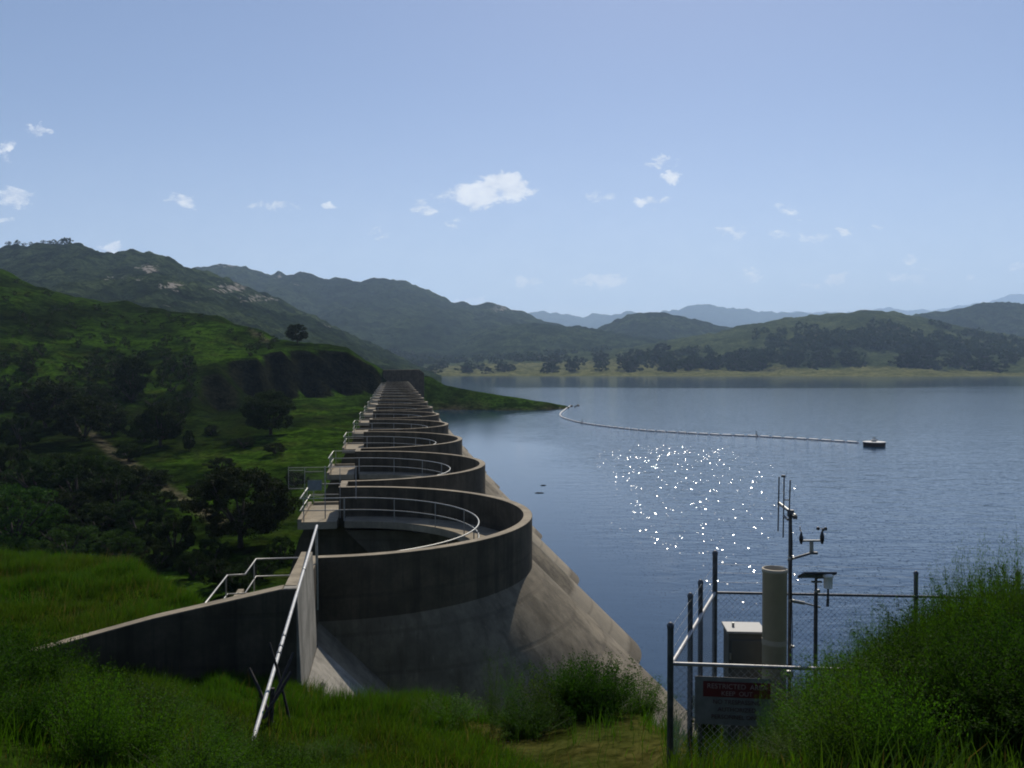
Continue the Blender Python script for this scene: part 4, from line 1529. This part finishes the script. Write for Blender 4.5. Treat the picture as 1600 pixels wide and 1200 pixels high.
def oak_meshes(seed, n_clump, n_leaf, leaf, wide=1.0, mat=None, low=False):
    """crown of unit height 1 (trunk below), returned as trunk MB and crown mesh"""
    rg = np.random.default_rng(seed)
    cs = []
    limbs = MB()
    base_h = .06 if low else .16
    limbs.tube([(0, 0, -.06), (.008, .0, base_h * .6), (.0, .01, base_h + .08)], [.04, .033, .028], 8)
    n_l = 8
    for i in range(n_l):
        a = 2 * math.pi * i / n_l + rg.uniform(-.4, .4)
        rr = rg.uniform(.20, .38) * wide
        z1 = rg.uniform(.42, .78)
        p0 = Vector((0, 0, base_h * rg.uniform(.7, 1.1)))
        p2 = Vector((math.cos(a) * rr, math.sin(a) * rr, z1))
        p1 = p0.lerp(p2, .5) + Vector((0, 0, .05))
        limbs.tube([p0, p1, p2], [.022, .014, .005], 6)
        for q in range(2):
            p3 = p2 + Vector((rg.uniform(-.1, .1), rg.uniform(-.1, .1), rg.uniform(.03, .12)))
            limbs.tube([p1.lerp(p2, .4), p3], [.009, .003], 5)
    for i in range(n_clump):
        for _ in range(30):
            v = rg.normal(size=3)
            v /= np.linalg.norm(v)
            rad = rg.uniform(.45, 1.0) ** .5
            p = np.array([v[0] * .47 * wide, v[1] * .47 * wide, v[2] * .42]) * rad + np.array([0, 0, .55 if not low else .46])
            if p[2] > (.19 if not low else .02):
                break
        # lumpy outline
        lump = 0.86 + 0.24 * math.sin(3.1 * math.atan2(v[1], v[0]) + seed) * (1 - abs(v[2])) + rg.uniform(-.08, .12)
        p[:2] *= lump
        cs.append((p, rg.uniform(.055, .125) * (1.0 if n_clump > 40 else 1.25)))
    C, sz, tn = [], [], []
    for p, r in cs:
        k = n_leaf
        d = rg.normal(size=(k, 3))
        d /= np.linalg.norm(d, axis=1, keepdims=True)
        d *= (rg.uniform(.2, 1, size=(k, 1)) ** .45) * r
        d[:, 2] *= .75
        C.append(p + d)
        sz.append(rg.uniform(.6, 1.3, size=k) * leaf)
        tn.append(np.clip(rg.uniform(0, 1, size=k) * .6 + rg.uniform(0, .4), 0, 1))
    C, sz, tn = np.concatenate(C), np.concatenate(sz), np.concatenate(tn)
    V, F = cards(C, None, sz, .62, rg)
    t = np.repeat(tn, 4)
    crown = np_mesh('crown', V, F, mat, np.stack([t, t, t], 1))
    return limbs.mesh('trunk', M['bark']), crown


def plant(kind, meshes, x, y, height, label, cat, group=None, sx=1.0, z=None, names=('trunk', 'crown'), sink=0.0):
    z = G(x, y) if z is None else z
    e = empty(kind, (x, y, z - sink), random.uniform(0, 6.28))
    e.scale = (height * sx, height * sx, height)
    tag(e, label, cat, group)
    for nme, me in zip(names, meshes):
        link(nme, me, e)
    return e


OAKS = [oak_meshes(301 + i, 100, 150, .04, 1.12, M['oak']) for i in range(3)]
BIG = [oak_meshes(331 + i, 150, 240, .026, 1.25, M['oak']) for i in range(2)]
BUSH = [oak_meshes(351 + i, 90, 140, .042, 1.35, M['bush'], True) for i in range(3)]
LUSH = [oak_meshes(371 + i, 90, 170, .028, 1.3, M['lush'], True) for i in range(2)]
SCRUB = [oak_meshes(391 + i, 20, 50, .085, 1.4, M['bush'], True) for i in range(3)]
FAROAK = [oak_meshes(411 + i, 22, 54, .12, 1.45, M['oak'], True) for i in range(3)]


def place(px, base, topy, wpx, meshes, label, kind='oak_tree', cat='tree', group=None, ymin=48, depth=None, low=False):
    Y = depth or ground_hit(px, base, ymin)
    if Y is None:
        return
    x = (px - CX) / FPX * Y
    h = (base - topy) / FPX * Y
    w = wpx / FPX * Y
    sx = w / h / (1.12 if not low else 1.35)
    plant(kind, meshes, x, Y, h / .96, label, cat, group, sx, sink=.02 * h)


place(422, 680, 611, 82, BIG[0], 'lone round oak casting a shadow on the bright meadow')
place(375, 856, 727, 150, BIG[1], 'large dark spreading oak beside the nearest dam platforms')
place(250, 697, 630, 82, OAKS[0], 'dark leaning oak at the head of the pale track')
place(465, 537, 507, 38, OAKS[1], 'small oak standing out on the ridge above the cut bank')
place(208, 622, 558, 58, OAKS[2], 'tall dark oak at the foot of the green hillside')
place(70, 668, 596, 110, OAKS[1], 'broad dark oak clump below the left hillside')
place(20, 860, 748, 150, LUSH[0], 'big leafy bright bush at the left edge of the valley', 'leafy_bush', 'bush', low=True)
place(105, 878, 812, 110, LUSH[1], 'leafy green bush just behind the grassy bank', 'leafy_bush', 'bush', low=True)
place(182, 886, 822, 90, LUSH[0], 'round light green bush by the end of the grassy bank', 'leafy_bush', 'bush', low=True)
place(-60, 850, 740, 150, LUSH[1], 'leafy green bush partly cut by the photo edge', 'leafy_bush', 'bush', low=True)
gshared = 'dark scrubby bush crowding the valley floor below the dam'
for i, (px, b, t, w) in enumerate([(130, 690, 610, 110), (30, 700, 640, 70), (120, 800, 700, 130), (60, 790, 712, 130), (185, 810, 730, 110), (215, 850, 772, 100), (150, 850, 780, 110), (270, 870, 800, 80),
                                   (245, 890, 845, 60), (300, 905, 858, 60), (340, 915, 868, 60), (330, 885, 838, 60), (255, 800, 765, 60), (10, 760, 690, 80), (295, 705, 668, 20), (320, 780, 745, 60),
                                   (365, 930, 880, 70), (400, 905, 862, 60), (285, 650, 628, 30), (150, 640, 600, 50), (440, 880, 835, 50), (200, 720, 690, 50), (345, 735, 712, 50), (95, 760, 700, 90),
                                   (210, 780, 725, 90), (240, 760, 730, 60), (160, 760, 715, 80), (25, 830, 770, 100), (90, 830, 760, 110), (460, 760, 735, 40), (430, 710, 690, 40), (330, 680, 662, 30),
                                   (225, 690, 640, 60), (175, 680, 640, 50), (0, 640, 600, 60), (380, 700, 680, 44)]):
    place(px, b, t, w, BUSH[i % 3], gshared, 'valley_bush', 'bush', 'dark bushes in the valley', low=True)
# scrub dotted over the left hillside
gh = 'small dark shrub dotted on the green hillside left of the dam'
cnt = 0
rs = random.Random(5)
while cnt < 220:
    px = rs.uniform(-20, 440)
    sil = np.interp(px, [0, 60, 120, 200, 300, 340, 400, 450], [425, 443, 464, 474, 488, 492, 512, 528])
    py = sil + 6 + (rs.random() ** .8) * (640 - sil)
    Y = ground_hit(px, py, 200)
    if Y is None or Y > 470 or (px > 300 and py > 560):
        continue
    dens = float(fbm(np.array([px / 45]), np.array([py / 30]), 77, 3)[0])
    if dens < -.05 and rs.random() < .7:
        continue
    s = rs.uniform(5, 11) * (1.0 + 1.5 * max(0, (py - 540) / 90)) * (1.5 if rs.random() < .15 else 1)
    place(px, py, py - s, s * rs.uniform(1.1, 1.7), SCRUB[cnt % 3], gh, 'hillside_shrub', 'shrub', 'shrubs scattered over the hillside', depth=Y, low=True)
    cnt += 1
# oaks on the mountain top
for i, (px, s) in enumerate([(15, 7), (30, 8), (40, 6), (78, 7), (84, 9), (95, 8), (106, 12), (112, 10), (70, 6), (50, 6)]):
    p = at_a(px, 1.0)
    h = s / FPX * p.y
    plant('summit_tree', FAROAK[i % 3], p.x, p.y, h, 'tiny dark tree silhouetted along the left mountain summit', 'tree', 'trees on the mountain summit', 1.1, p.z - .1 * h)
# oaks along the far shore
rs = random.Random(9)
cnt = 0
spots = []
for (c, w, k) in ((865, 22, 7), (900, 14, 4), (985, 34, 12), (940, 20, 5), (1040, 26, 9), (1082, 16, 7), (1110, 20, 8), (1150, 22, 9), (1190, 22, 9), (1240, 18, 8), (1285, 16, 7), (1330, 18, 8), (1420, 20, 9), (1445, 24, 10),
                  (1500, 30, 7), (1545, 40, 8), (790, 24, 7), (740, 30, 8), (690, 26, 6)):
    for j in range(k):
        spots.append((rs.gauss(c, w * .45), rs.uniform(.22, .38) if c > 1060 else rs.uniform(.2, .6)))
for (px, t) in spots:
    p = at_shore(px, t)
    h = rs.uniform(16, 29) * (1.0 if px > 820 else .75)
    plant('shore_oak', FAROAK[cnt % 3], p.x, p.y, h, 'round dark oak standing on the pale grassy far shore', 'tree', 'oaks along the far shore', rs.uniform(.95, 1.4), p.z - .06 * h)
    cnt += 1


# woods that read as one mass on the far hills
def woodland(name, at, spans, n, hmin, hmax, seed):
    rg = np.random.default_rng(seed)
    Vs, Ts = [], []
    for i in range(n):
        px0, px1, t0, t1 = spans[rg.integers(len(spans))]
        px, t = rg.uniform(px0, px1), rg.uniform(t0, t1)
        p = np.array(at(px, t))
        p[:2] += rg.uniform(-6, 6, 2)
        if fbm(p[:1] / 130.0, p[1:2] / 130.0, seed, 3)[0] < -.05 + .3 * rg.random():
            continue
        h = rg.uniform(hmin, hmax)
        k = 34
        d = rg.normal(size=(k, 3))
        d /= np.linalg.norm(d, axis=1, keepdims=True)
        d *= rg.uniform(.35, 1, size=(k, 1)) ** .5
        c = p + d * np.array([h * .62, h * .62, h * .5]) + np.array([0, 0, h * .38])
        v, _ = cards(c, None, rg.uniform(.3, .55, k) * h, .8, rg)
        Vs.append(v)
        Ts.append(np.repeat(np.clip(rg.uniform(0, .6, k) + rg.uniform(0, .4), 0, 1), 4))
    V, T = np.concatenate(Vs), np.concatenate(Ts)
    me = np_mesh(name, V, np.arange(len(V)).reshape(-1, 4), M['oak'], np.stack([T, T, T], 1))
    return tag(link(name, me), kind='stuff')


woodland('far_woodland', at_shore, [(1000, 1520, .34, .62), (1060, 1460, .34, .55), (1180, 1420, .36, .72), (560, 1000, .6, .98), (560, 1000, .7, .98), (1450, 1700, .38, .8)], 3000, 9, 18, 501)
woodland('valley_woodland', at_b, [(560, 800, .0, .12)], 500, 10, 18, 511)
wl, at_c = None, None


# grass
def grass(name, n, region, hmin, hmax, width, seed, reject=None, straw=False):
    """blades rooted on the land; region = (px0, px1, Y0, Y1)"""
    rg = np.random.default_rng(seed)
    px0, px1, Y0, Y1 = region
    Y = np.sqrt(rg.uniform(Y0 ** 2, Y1 ** 2, n))
    px = rg.uniform(px0, px1, n)
    x = (px - CX) / FPX * Y
    keep = rg.uniform(0, 1, n) < np.clip(.9 + 1.1 * fbm(x / 1.3, Y / 1.3, seed, 3), .35, 1)
    if reject is not None:
        keep &= ~reject(px, Y, rg)
    px, Y, x = px[keep], Y[keep], x[keep]
    n = len(x)
    z = CAMZ + land_rel(px, Y) - .02
    clump = np.clip(.6 + .9 * fbm(x / 1.1, Y / 1.1, seed + 5, 3), .25, 1.4)
    h = rg.uniform(hmin, hmax, n) * clump
    az = rg.uniform(0, 2 * np.pi, n)
    lean = rg.uniform(.05, .55, n) * h
    wob = rg.uniform(-np.pi, np.pi, n)
    dx, dy = np.cos(az) * lean + .08 * h, np.sin(az) * lean
    fx, fy = np.cos(wob) * width * .5, np.sin(wob) * width * .5
    root = np.stack([x, Y, z], 1)
    side = np.stack([fx, fy, np.zeros(n)], 1)
    m1 = root + np.stack([dx * .35, dy * .35, h * .55], 1)
    tip = root + np.stack([dx, dy, h * .98], 1)
    V = np.stack([root - side, root + side, m1 + side * .8, m1 - side * .8, tip + side * .12, tip - side * .12], 1).reshape(-1, 3)
    b = np.arange(n)[:, None] * 6
    F = np.concatenate([b + np.array([[0, 1, 2, 3]]), b + np.array([[3, 2, 4, 5]])], 0)
    patch = np.clip(.5 + .9 * fbm(x / 2.6, Y / 2.6, seed + 9, 3), 0, 1)[:, None]
    c = np.array([.040, .108, .005]) * patch + np.array([.050, .092, .006]) * (1 - patch)
    dry = (rg.uniform(0, 1, n) < .05)[:, None]
    c = np.where(dry, np.array([.085, .066, .02]), c) * rg.uniform(.55, 1.25, n)[:, None]
    if straw:
        c = np.array([.15, .115, .045]) * rg.uniform(.5, 1.2, n)[:, None]
    T = np.repeat(c, 6, 0)
    me = np_mesh(name, V, F, M['grass'], T)
    return tag(link(name, me), kind='stuff')


def dirt_gap(px, Y, rg):
    k = np.clip((px - 800 + (Y - 13) * 30) / 40, 0, 1) * np.clip((1095 - px) / 60, 0, 1) * np.clip((Y - 7) / 1.5, 0, 1) * np.clip((18 - Y) / 1, 0, 1)
    under_wall = (Y > 21.2 - (480 - px) * .0018) & (Y < 31) & (px > 330 + (Y - 21) * 10)
    return (rg.uniform(0, 1, len(px)) < k * np.clip(1.0 - .35 * np.clip(fbm(px / 28.0, Y / .5, 88, 3) - .15, 0, 1), 0, .992)) | under_wall


grass('grass', 260000, (-300, 1060, 7.5, 21.5), .20, .62, .011, 601, dirt_gap)
grass('bank_grass', 190000, (-300, 345, 20.5, 38), .22, .62, .016, 602, dirt_gap)
grass('slope_grass', 40000, (-200, 1900, 3.0, 9.5), .12, .45, .009, 603)
grass('compound_grass', 14000, (1030, 1700, 9.5, 15.5), .15, .5, .010, 604, lambda px, Y, rg: rg.uniform(0, 1, len(px)) < np.clip((1125 - px) / 70, 0, .97))
grass('dry_grass_stems', 2600, (-60, 1060, 8, 21.5), .3, .7, .006, 605, dirt_gap, True)
grass('dry_bank_stems', 3000, (-80, 345, 20.5, 38), .35, .75, .008, 606, None, True)


# broom shrubs of many fine upright stems
def broom(seed, n_stem, n_leaf, leaf, spread, mat, stiff=.5):
    """unit-height shrub: stems mesh, foliage mesh"""
    rg = np.random.default_rng(seed)
    SV, SF, C, tn, A = [], [], [], [], []
    for i in range(n_stem):
        az = rg.uniform(0, 2 * np.pi)
        r0 = rg.uniform(0, .22) * spread
        out = rg.uniform(.05, .55) * spread
        h = rg.uniform(.45, 1.0) * (1 - .35 * out / max(spread, .01))
        base = np.array([math.cos(az) * r0, math.sin(az) * r0, -.04])
        az2 = az + rg.uniform(-.5, .5)
        d = np.array([math.cos(az2) * out, math.sin(az2) * out, h])
        tt = np.linspace(0, 1, 5)
        bend = rg.uniform(-.06, .06, 2)
        P = base + np.outer(tt ** 1.3, [d[0], d[1], 0]) + np.outer(tt, [0, 0, d[2]]) + np.outer(np.sin(tt * np.pi), [bend[0], bend[1], 0])
        w = .0035
        s = np.array([math.cos(az + 1.57), math.sin(az + 1.57), 0]) * w
        b = len(SV) * 10
        prof = np.linspace(1, .25, 5)[:, None]
        SV.append(np.concatenate([P - s * prof, P + s * prof]))
        for k in range(4):
            SF.append((b + k, b + k + 1, b + 5 + k + 1, b + 5 + k))
        k = n_leaf
        u = rg.uniform(.18, 1.02, k)
        idx = np.clip((u * 4).astype(int), 0, 3)
        fr = u * 4 - idx
        Q = P[idx] * (1 - fr)[:, None] + P[np.minimum(idx + 1, 4)] * fr[:, None]
        Q = Q + rg.normal(size=(k, 3)) * (.010 + .022 * (1 - np.abs(u - .55)))[:, None] * np.array([1, 1, .8])
        C.append(Q)
        A.append(np.tile(d / np.linalg.norm(d), (k, 1)))
        tn.append(np.clip(rg.uniform(0, .65, k) + rg.uniform(0, .35), 0, 1))
    C, tn, A = np.concatenate(C), np.concatenate(tn), np.concatenate(A)
    V, F = cards(C, None, rg.uniform(.6, 1.4, len(C)) * leaf, .34, rg, A * stiff * 2.2)
    t = np.repeat(tn, 4)
    fo = np_mesh('foliage', V, F, mat, np.stack([t, t, t], 1))
    SV = np.concatenate(SV)
    return np_mesh('stems', SV, np.array(SF), M['stem']), fo


BROOM = [broom(701 + i, 150, 66, .028, 1.0, M['broom']) for i in range(3)]
TALLB = [broom(721 + i, 46, 70, .020, .6, M['broom'], .9) for i in range(2)]
DARKB = [broom(741 + i, 150, 80, .034, 1.0, M['darkbroom']) for i in range(2)]
SN = ('stems', 'foliage')


def shrub(px, Y, top_py, wide, meshes, label, kind='broom_shrub', group=None):
    x = (px - CX) / FPX * Y
    g = G(x, Y)
    h = W(px, top_py, Y).z - g
    if h < .15:
        return
    plant(kind, meshes, x, Y, h, label, 'shrub', group, max(.3, wide / FPX * Y / h), names=SN)


# right-hand mound of broom
gm = 'bright green broom shrub massed beside the weather station fence'
rs = random.Random(3)
MOUND = [(1105, 8.4, 1172, 60), (1140, 8.1, 1148, 70), (1180, 8.0, 1120, 80), (1225, 7.6, 1085, 90), (1160, 7.2, 1165, 90), (1265, 7.4, 1048, 95), (1215, 6.8, 1130, 95), (1310, 7.4, 1010, 100), (1270, 6.6, 1090, 100),
         (1355, 7.2, 985, 100), (1320, 6.3, 1060, 110), (1400, 7.0, 960, 105), (1370, 6.0, 1035, 110), (1445, 7.0, 935, 105), (1425, 6.0, 1000, 115), (1490, 6.8, 905, 110), (1475, 5.8, 965, 115),
         (1535, 6.7, 880, 110), (1530, 5.7, 930, 120), (1585, 6.6, 868, 110), (1590, 5.6, 905, 120), (1640, 6.4, 860, 120), (1250, 6.0, 1150, 110), (1340, 5.4, 1120, 120), (1440, 5.2, 1080, 125), (1540, 5.0, 1030, 130), (1640, 5.0, 980, 130),
         (1120, 7.4, 1195, 70), (1070, 9.0, 1185, 40), (1190, 6.4, 1185, 100), (1300, 5.8, 1165, 110), (1390, 5.2, 1150, 120), (1480, 4.8, 1130, 130), (1570, 4.6, 1100, 130), (1650, 4.6, 1060, 130),
         (1240, 5.6, 1205, 110), (1340, 4.9, 1205, 120), (1450, 4.5, 1195, 130), (1550, 4.3, 1175, 130), (1130, 6.7, 1215, 90), (1640, 4.3, 1150, 130)]
for i, (px, Y, t, w) in enumerate(MOUND):
    shrub(px, Y, t - 6 + (42 if px < 1235 else 0), w, (DARKB[i % 2] if px > 1420 and i % 2 else BROOM[i % 3]), gm, group='broom massed by the fence')
for i, (px, Y, t, w) in enumerate([(1520, 6.2, 822, 50), (1535, 6.4, 850, 60), (1480, 6.5, 868, 46), (1580, 6.2, 845, 60), (1350, 7.0, 940, 36), (1560, 6.0, 860, 60), (1605, 6.0, 838, 60), (1300, 7.3, 985, 34), (1450, 6.6, 900, 40), (1500, 6.2, 850, 40), (1400, 6.8, 930, 36), (1545, 6.3, 832, 40), (1255, 7.4, 1020, 30), (1570, 6.1, 850, 44), (1330, 6.6, 965, 30), (1375, 6.4, 935, 34), (1425, 6.2, 905, 36), (1465, 5.9, 880, 40), (1200, 7.6, 1070, 26), (1285, 6.9, 1010, 30), (1510, 5.6, 850, 44), (1595, 5.6, 820, 44), (1230, 7.0, 1075, 26)]):
    shrub(px, Y, t - 16 - (i * 7) % 22, w * 1.2, TALLB[i % 2], 'tall wispy broom sprig rising above the green shrub mass', 'tall_broom', 'tall sprigs above the broom')
# left foreground
gl = 'green broom shrub filling the lower left foreground slope'
for i, (px, Y, t, w) in enumerate([(-30, 9.5, 955, 130), (40, 10.5, 985, 120), (95, 11.5, 1010, 110), (-10, 8.0, 1040, 150), (70, 9.2, 1070, 140), (150, 12.0, 1040, 110), (200, 13.0, 1062, 100), (140, 10.5, 1095, 130), (255, 13.5, 1082, 100),
                                   (215, 11.8, 1118, 120), (300, 13.8, 1100, 90), (290, 12.6, 1135, 110), (350, 13.6, 1140, 90), (370, 13.0, 1165, 90), (20, 8.4, 1110, 150), (120, 9.4, 1140, 150), (200, 10.5, 1165, 130), (460, 13.4, 1160, 80), (520, 13.4, 1150, 80), (600, 13.6, 1160, 90)]):
    shrub(px, Y, t, w, BROOM[i % 3] if (px > 110) else DARKB[i % 2], gl, group='broom on the foreground slope')
def shrub_h(px, Y, h, wide, meshes, label, kind='broom_shrub', group=None):
    x = (px - CX) / FPX * Y
    plant(kind, meshes, x, Y, G(x, Y) and h, label, 'shrub', group, wide / h, names=SN)


for i in range(34):
    px, Y = 1130 + (i * 97 % 560), 4.1 + 2.3 * ((i * 0.618) % 1)
    if px < 1290:
        continue
    shrub_h(px, Y, rs.uniform(.34, .62), rs.uniform(.45, .75), (DARKB[i % 2] if i % 3 == 0 or px > 1500 else BROOM[i % 3]), gm, group='broom massed by the fence')
for i in range(40):
    px, Y = -90 + (i * 61 % 560), 6.6 + 6.4 * ((i * 0.618) % 1)
    lim = np.interp(px, [-100, 0, 100, 250, 330, 450], [940, 960, 1015, 1080, 1110, 1165])
    x = (px - CX) / FPX * Y
    hmax = W(px, lim, Y).z - G(x, Y)
    if hmax > .25:
        shrub_h(px, Y, min(hmax, rs.uniform(.5, .95)), rs.uniform(.6, .9), DARKB[i % 2] if (px < 60 or i % 4 == 0) else BROOM[i % 3], gl, group='broom on the foreground slope')
# darker shrubs before the arch
shrub(770, 16.2, 985, 50, TALLB[0], 'narrow upright dark shrub against the first shaded arch', 'upright_shrub')
shrub(800, 16.6, 1010, 60, TALLB[1], 'second upright wispy shrub just right of the narrow one', 'upright_shrub')
shrub(865, 17.0, 1026, 120, BROOM[0], 'light green shrub between the upright shrubs and the dark round one')
shrub(935, 16.6, 1012, 130, DARKB[0], 'dark rounded shrub in front of the sunlit arch slope', 'dark_shrub')
shrub(905, 16.9, 1016, 100, DARKB[1], 'dark shrub tucked behind the rounded one', 'dark_shrub')
shrub(1005, 17.2, 1048, 100, BROOM[1], 'green shrub at the water edge left of the fence post')
shrub(820, 15.6, 1085, 120, DARKB[1], 'low dark shrub under the light green one', 'dark_shrub')
shrub(700, 16.5, 1085, 110, BROOM[2], 'low bushy shrub at the grass edge before the arch')
shrub(1250, 10.9, 1030, 70, BROOM[1], 'small shrub at the foot of the mast inside the fence')
shrub(1320, 11.4, 1010, 90, BROOM[0], 'shrub growing against the fence right of the solar panel post')
shrub(1420, 12.4, 985, 100, BROOM[2], 'shrub by the back fence post on the lake side')
shrub(1110, 12.6, 1058, 60, DARKB[0], 'dark weed clump behind the cabinet at the fence corner')

# rocks at the tip of the spit
for i, (px, py, s) in enumerate([(884, 634, .9), (893, 632, .7), (899, 633, .55), (903, 631, .8), (874, 636, .6)]):
    Y = 17.4 * FPX / (py + 3 - HZ)
    rg = np.random.default_rng(900 + i)
    mb = MB()
    mb.lathe([(.1, -.3), (.8, -.1), (1.0, .25), (.7, .6), (.2, .8)], n=9, smooth=False)
    mb.v = [tuple(np.array(v) * rg.uniform(.75, 1.2) * s) for v in mb.v]
    o = mb.build('shore_rock', M['rock'], None, ((px - CX) / FPX * Y, Y, 0.0))
    tag(o, 'small dark rock at the tip of the grassy spit', 'rock', 'rocks at the spit tip')

# ------------------------------------------------------------------ air
hz = MB()
hz.box((800, 11300, 830), (34000, 24000, 1724))
hm, hnt, hout = new_mat('haze_air')
vol = hnt.nodes.new('ShaderNodeVolumePrincipled')
vol.inputs['Color'].default_value = (.52, .72, 1.0, 1)
vol.inputs['Density'].default_value = 0.000072
vol.inputs['Anisotropy'].default_value = 0.25
hnt.links.new(vol.outputs[0], hout.inputs['Volume'])
tag(hz.build('haze', hm), kind='stuff')
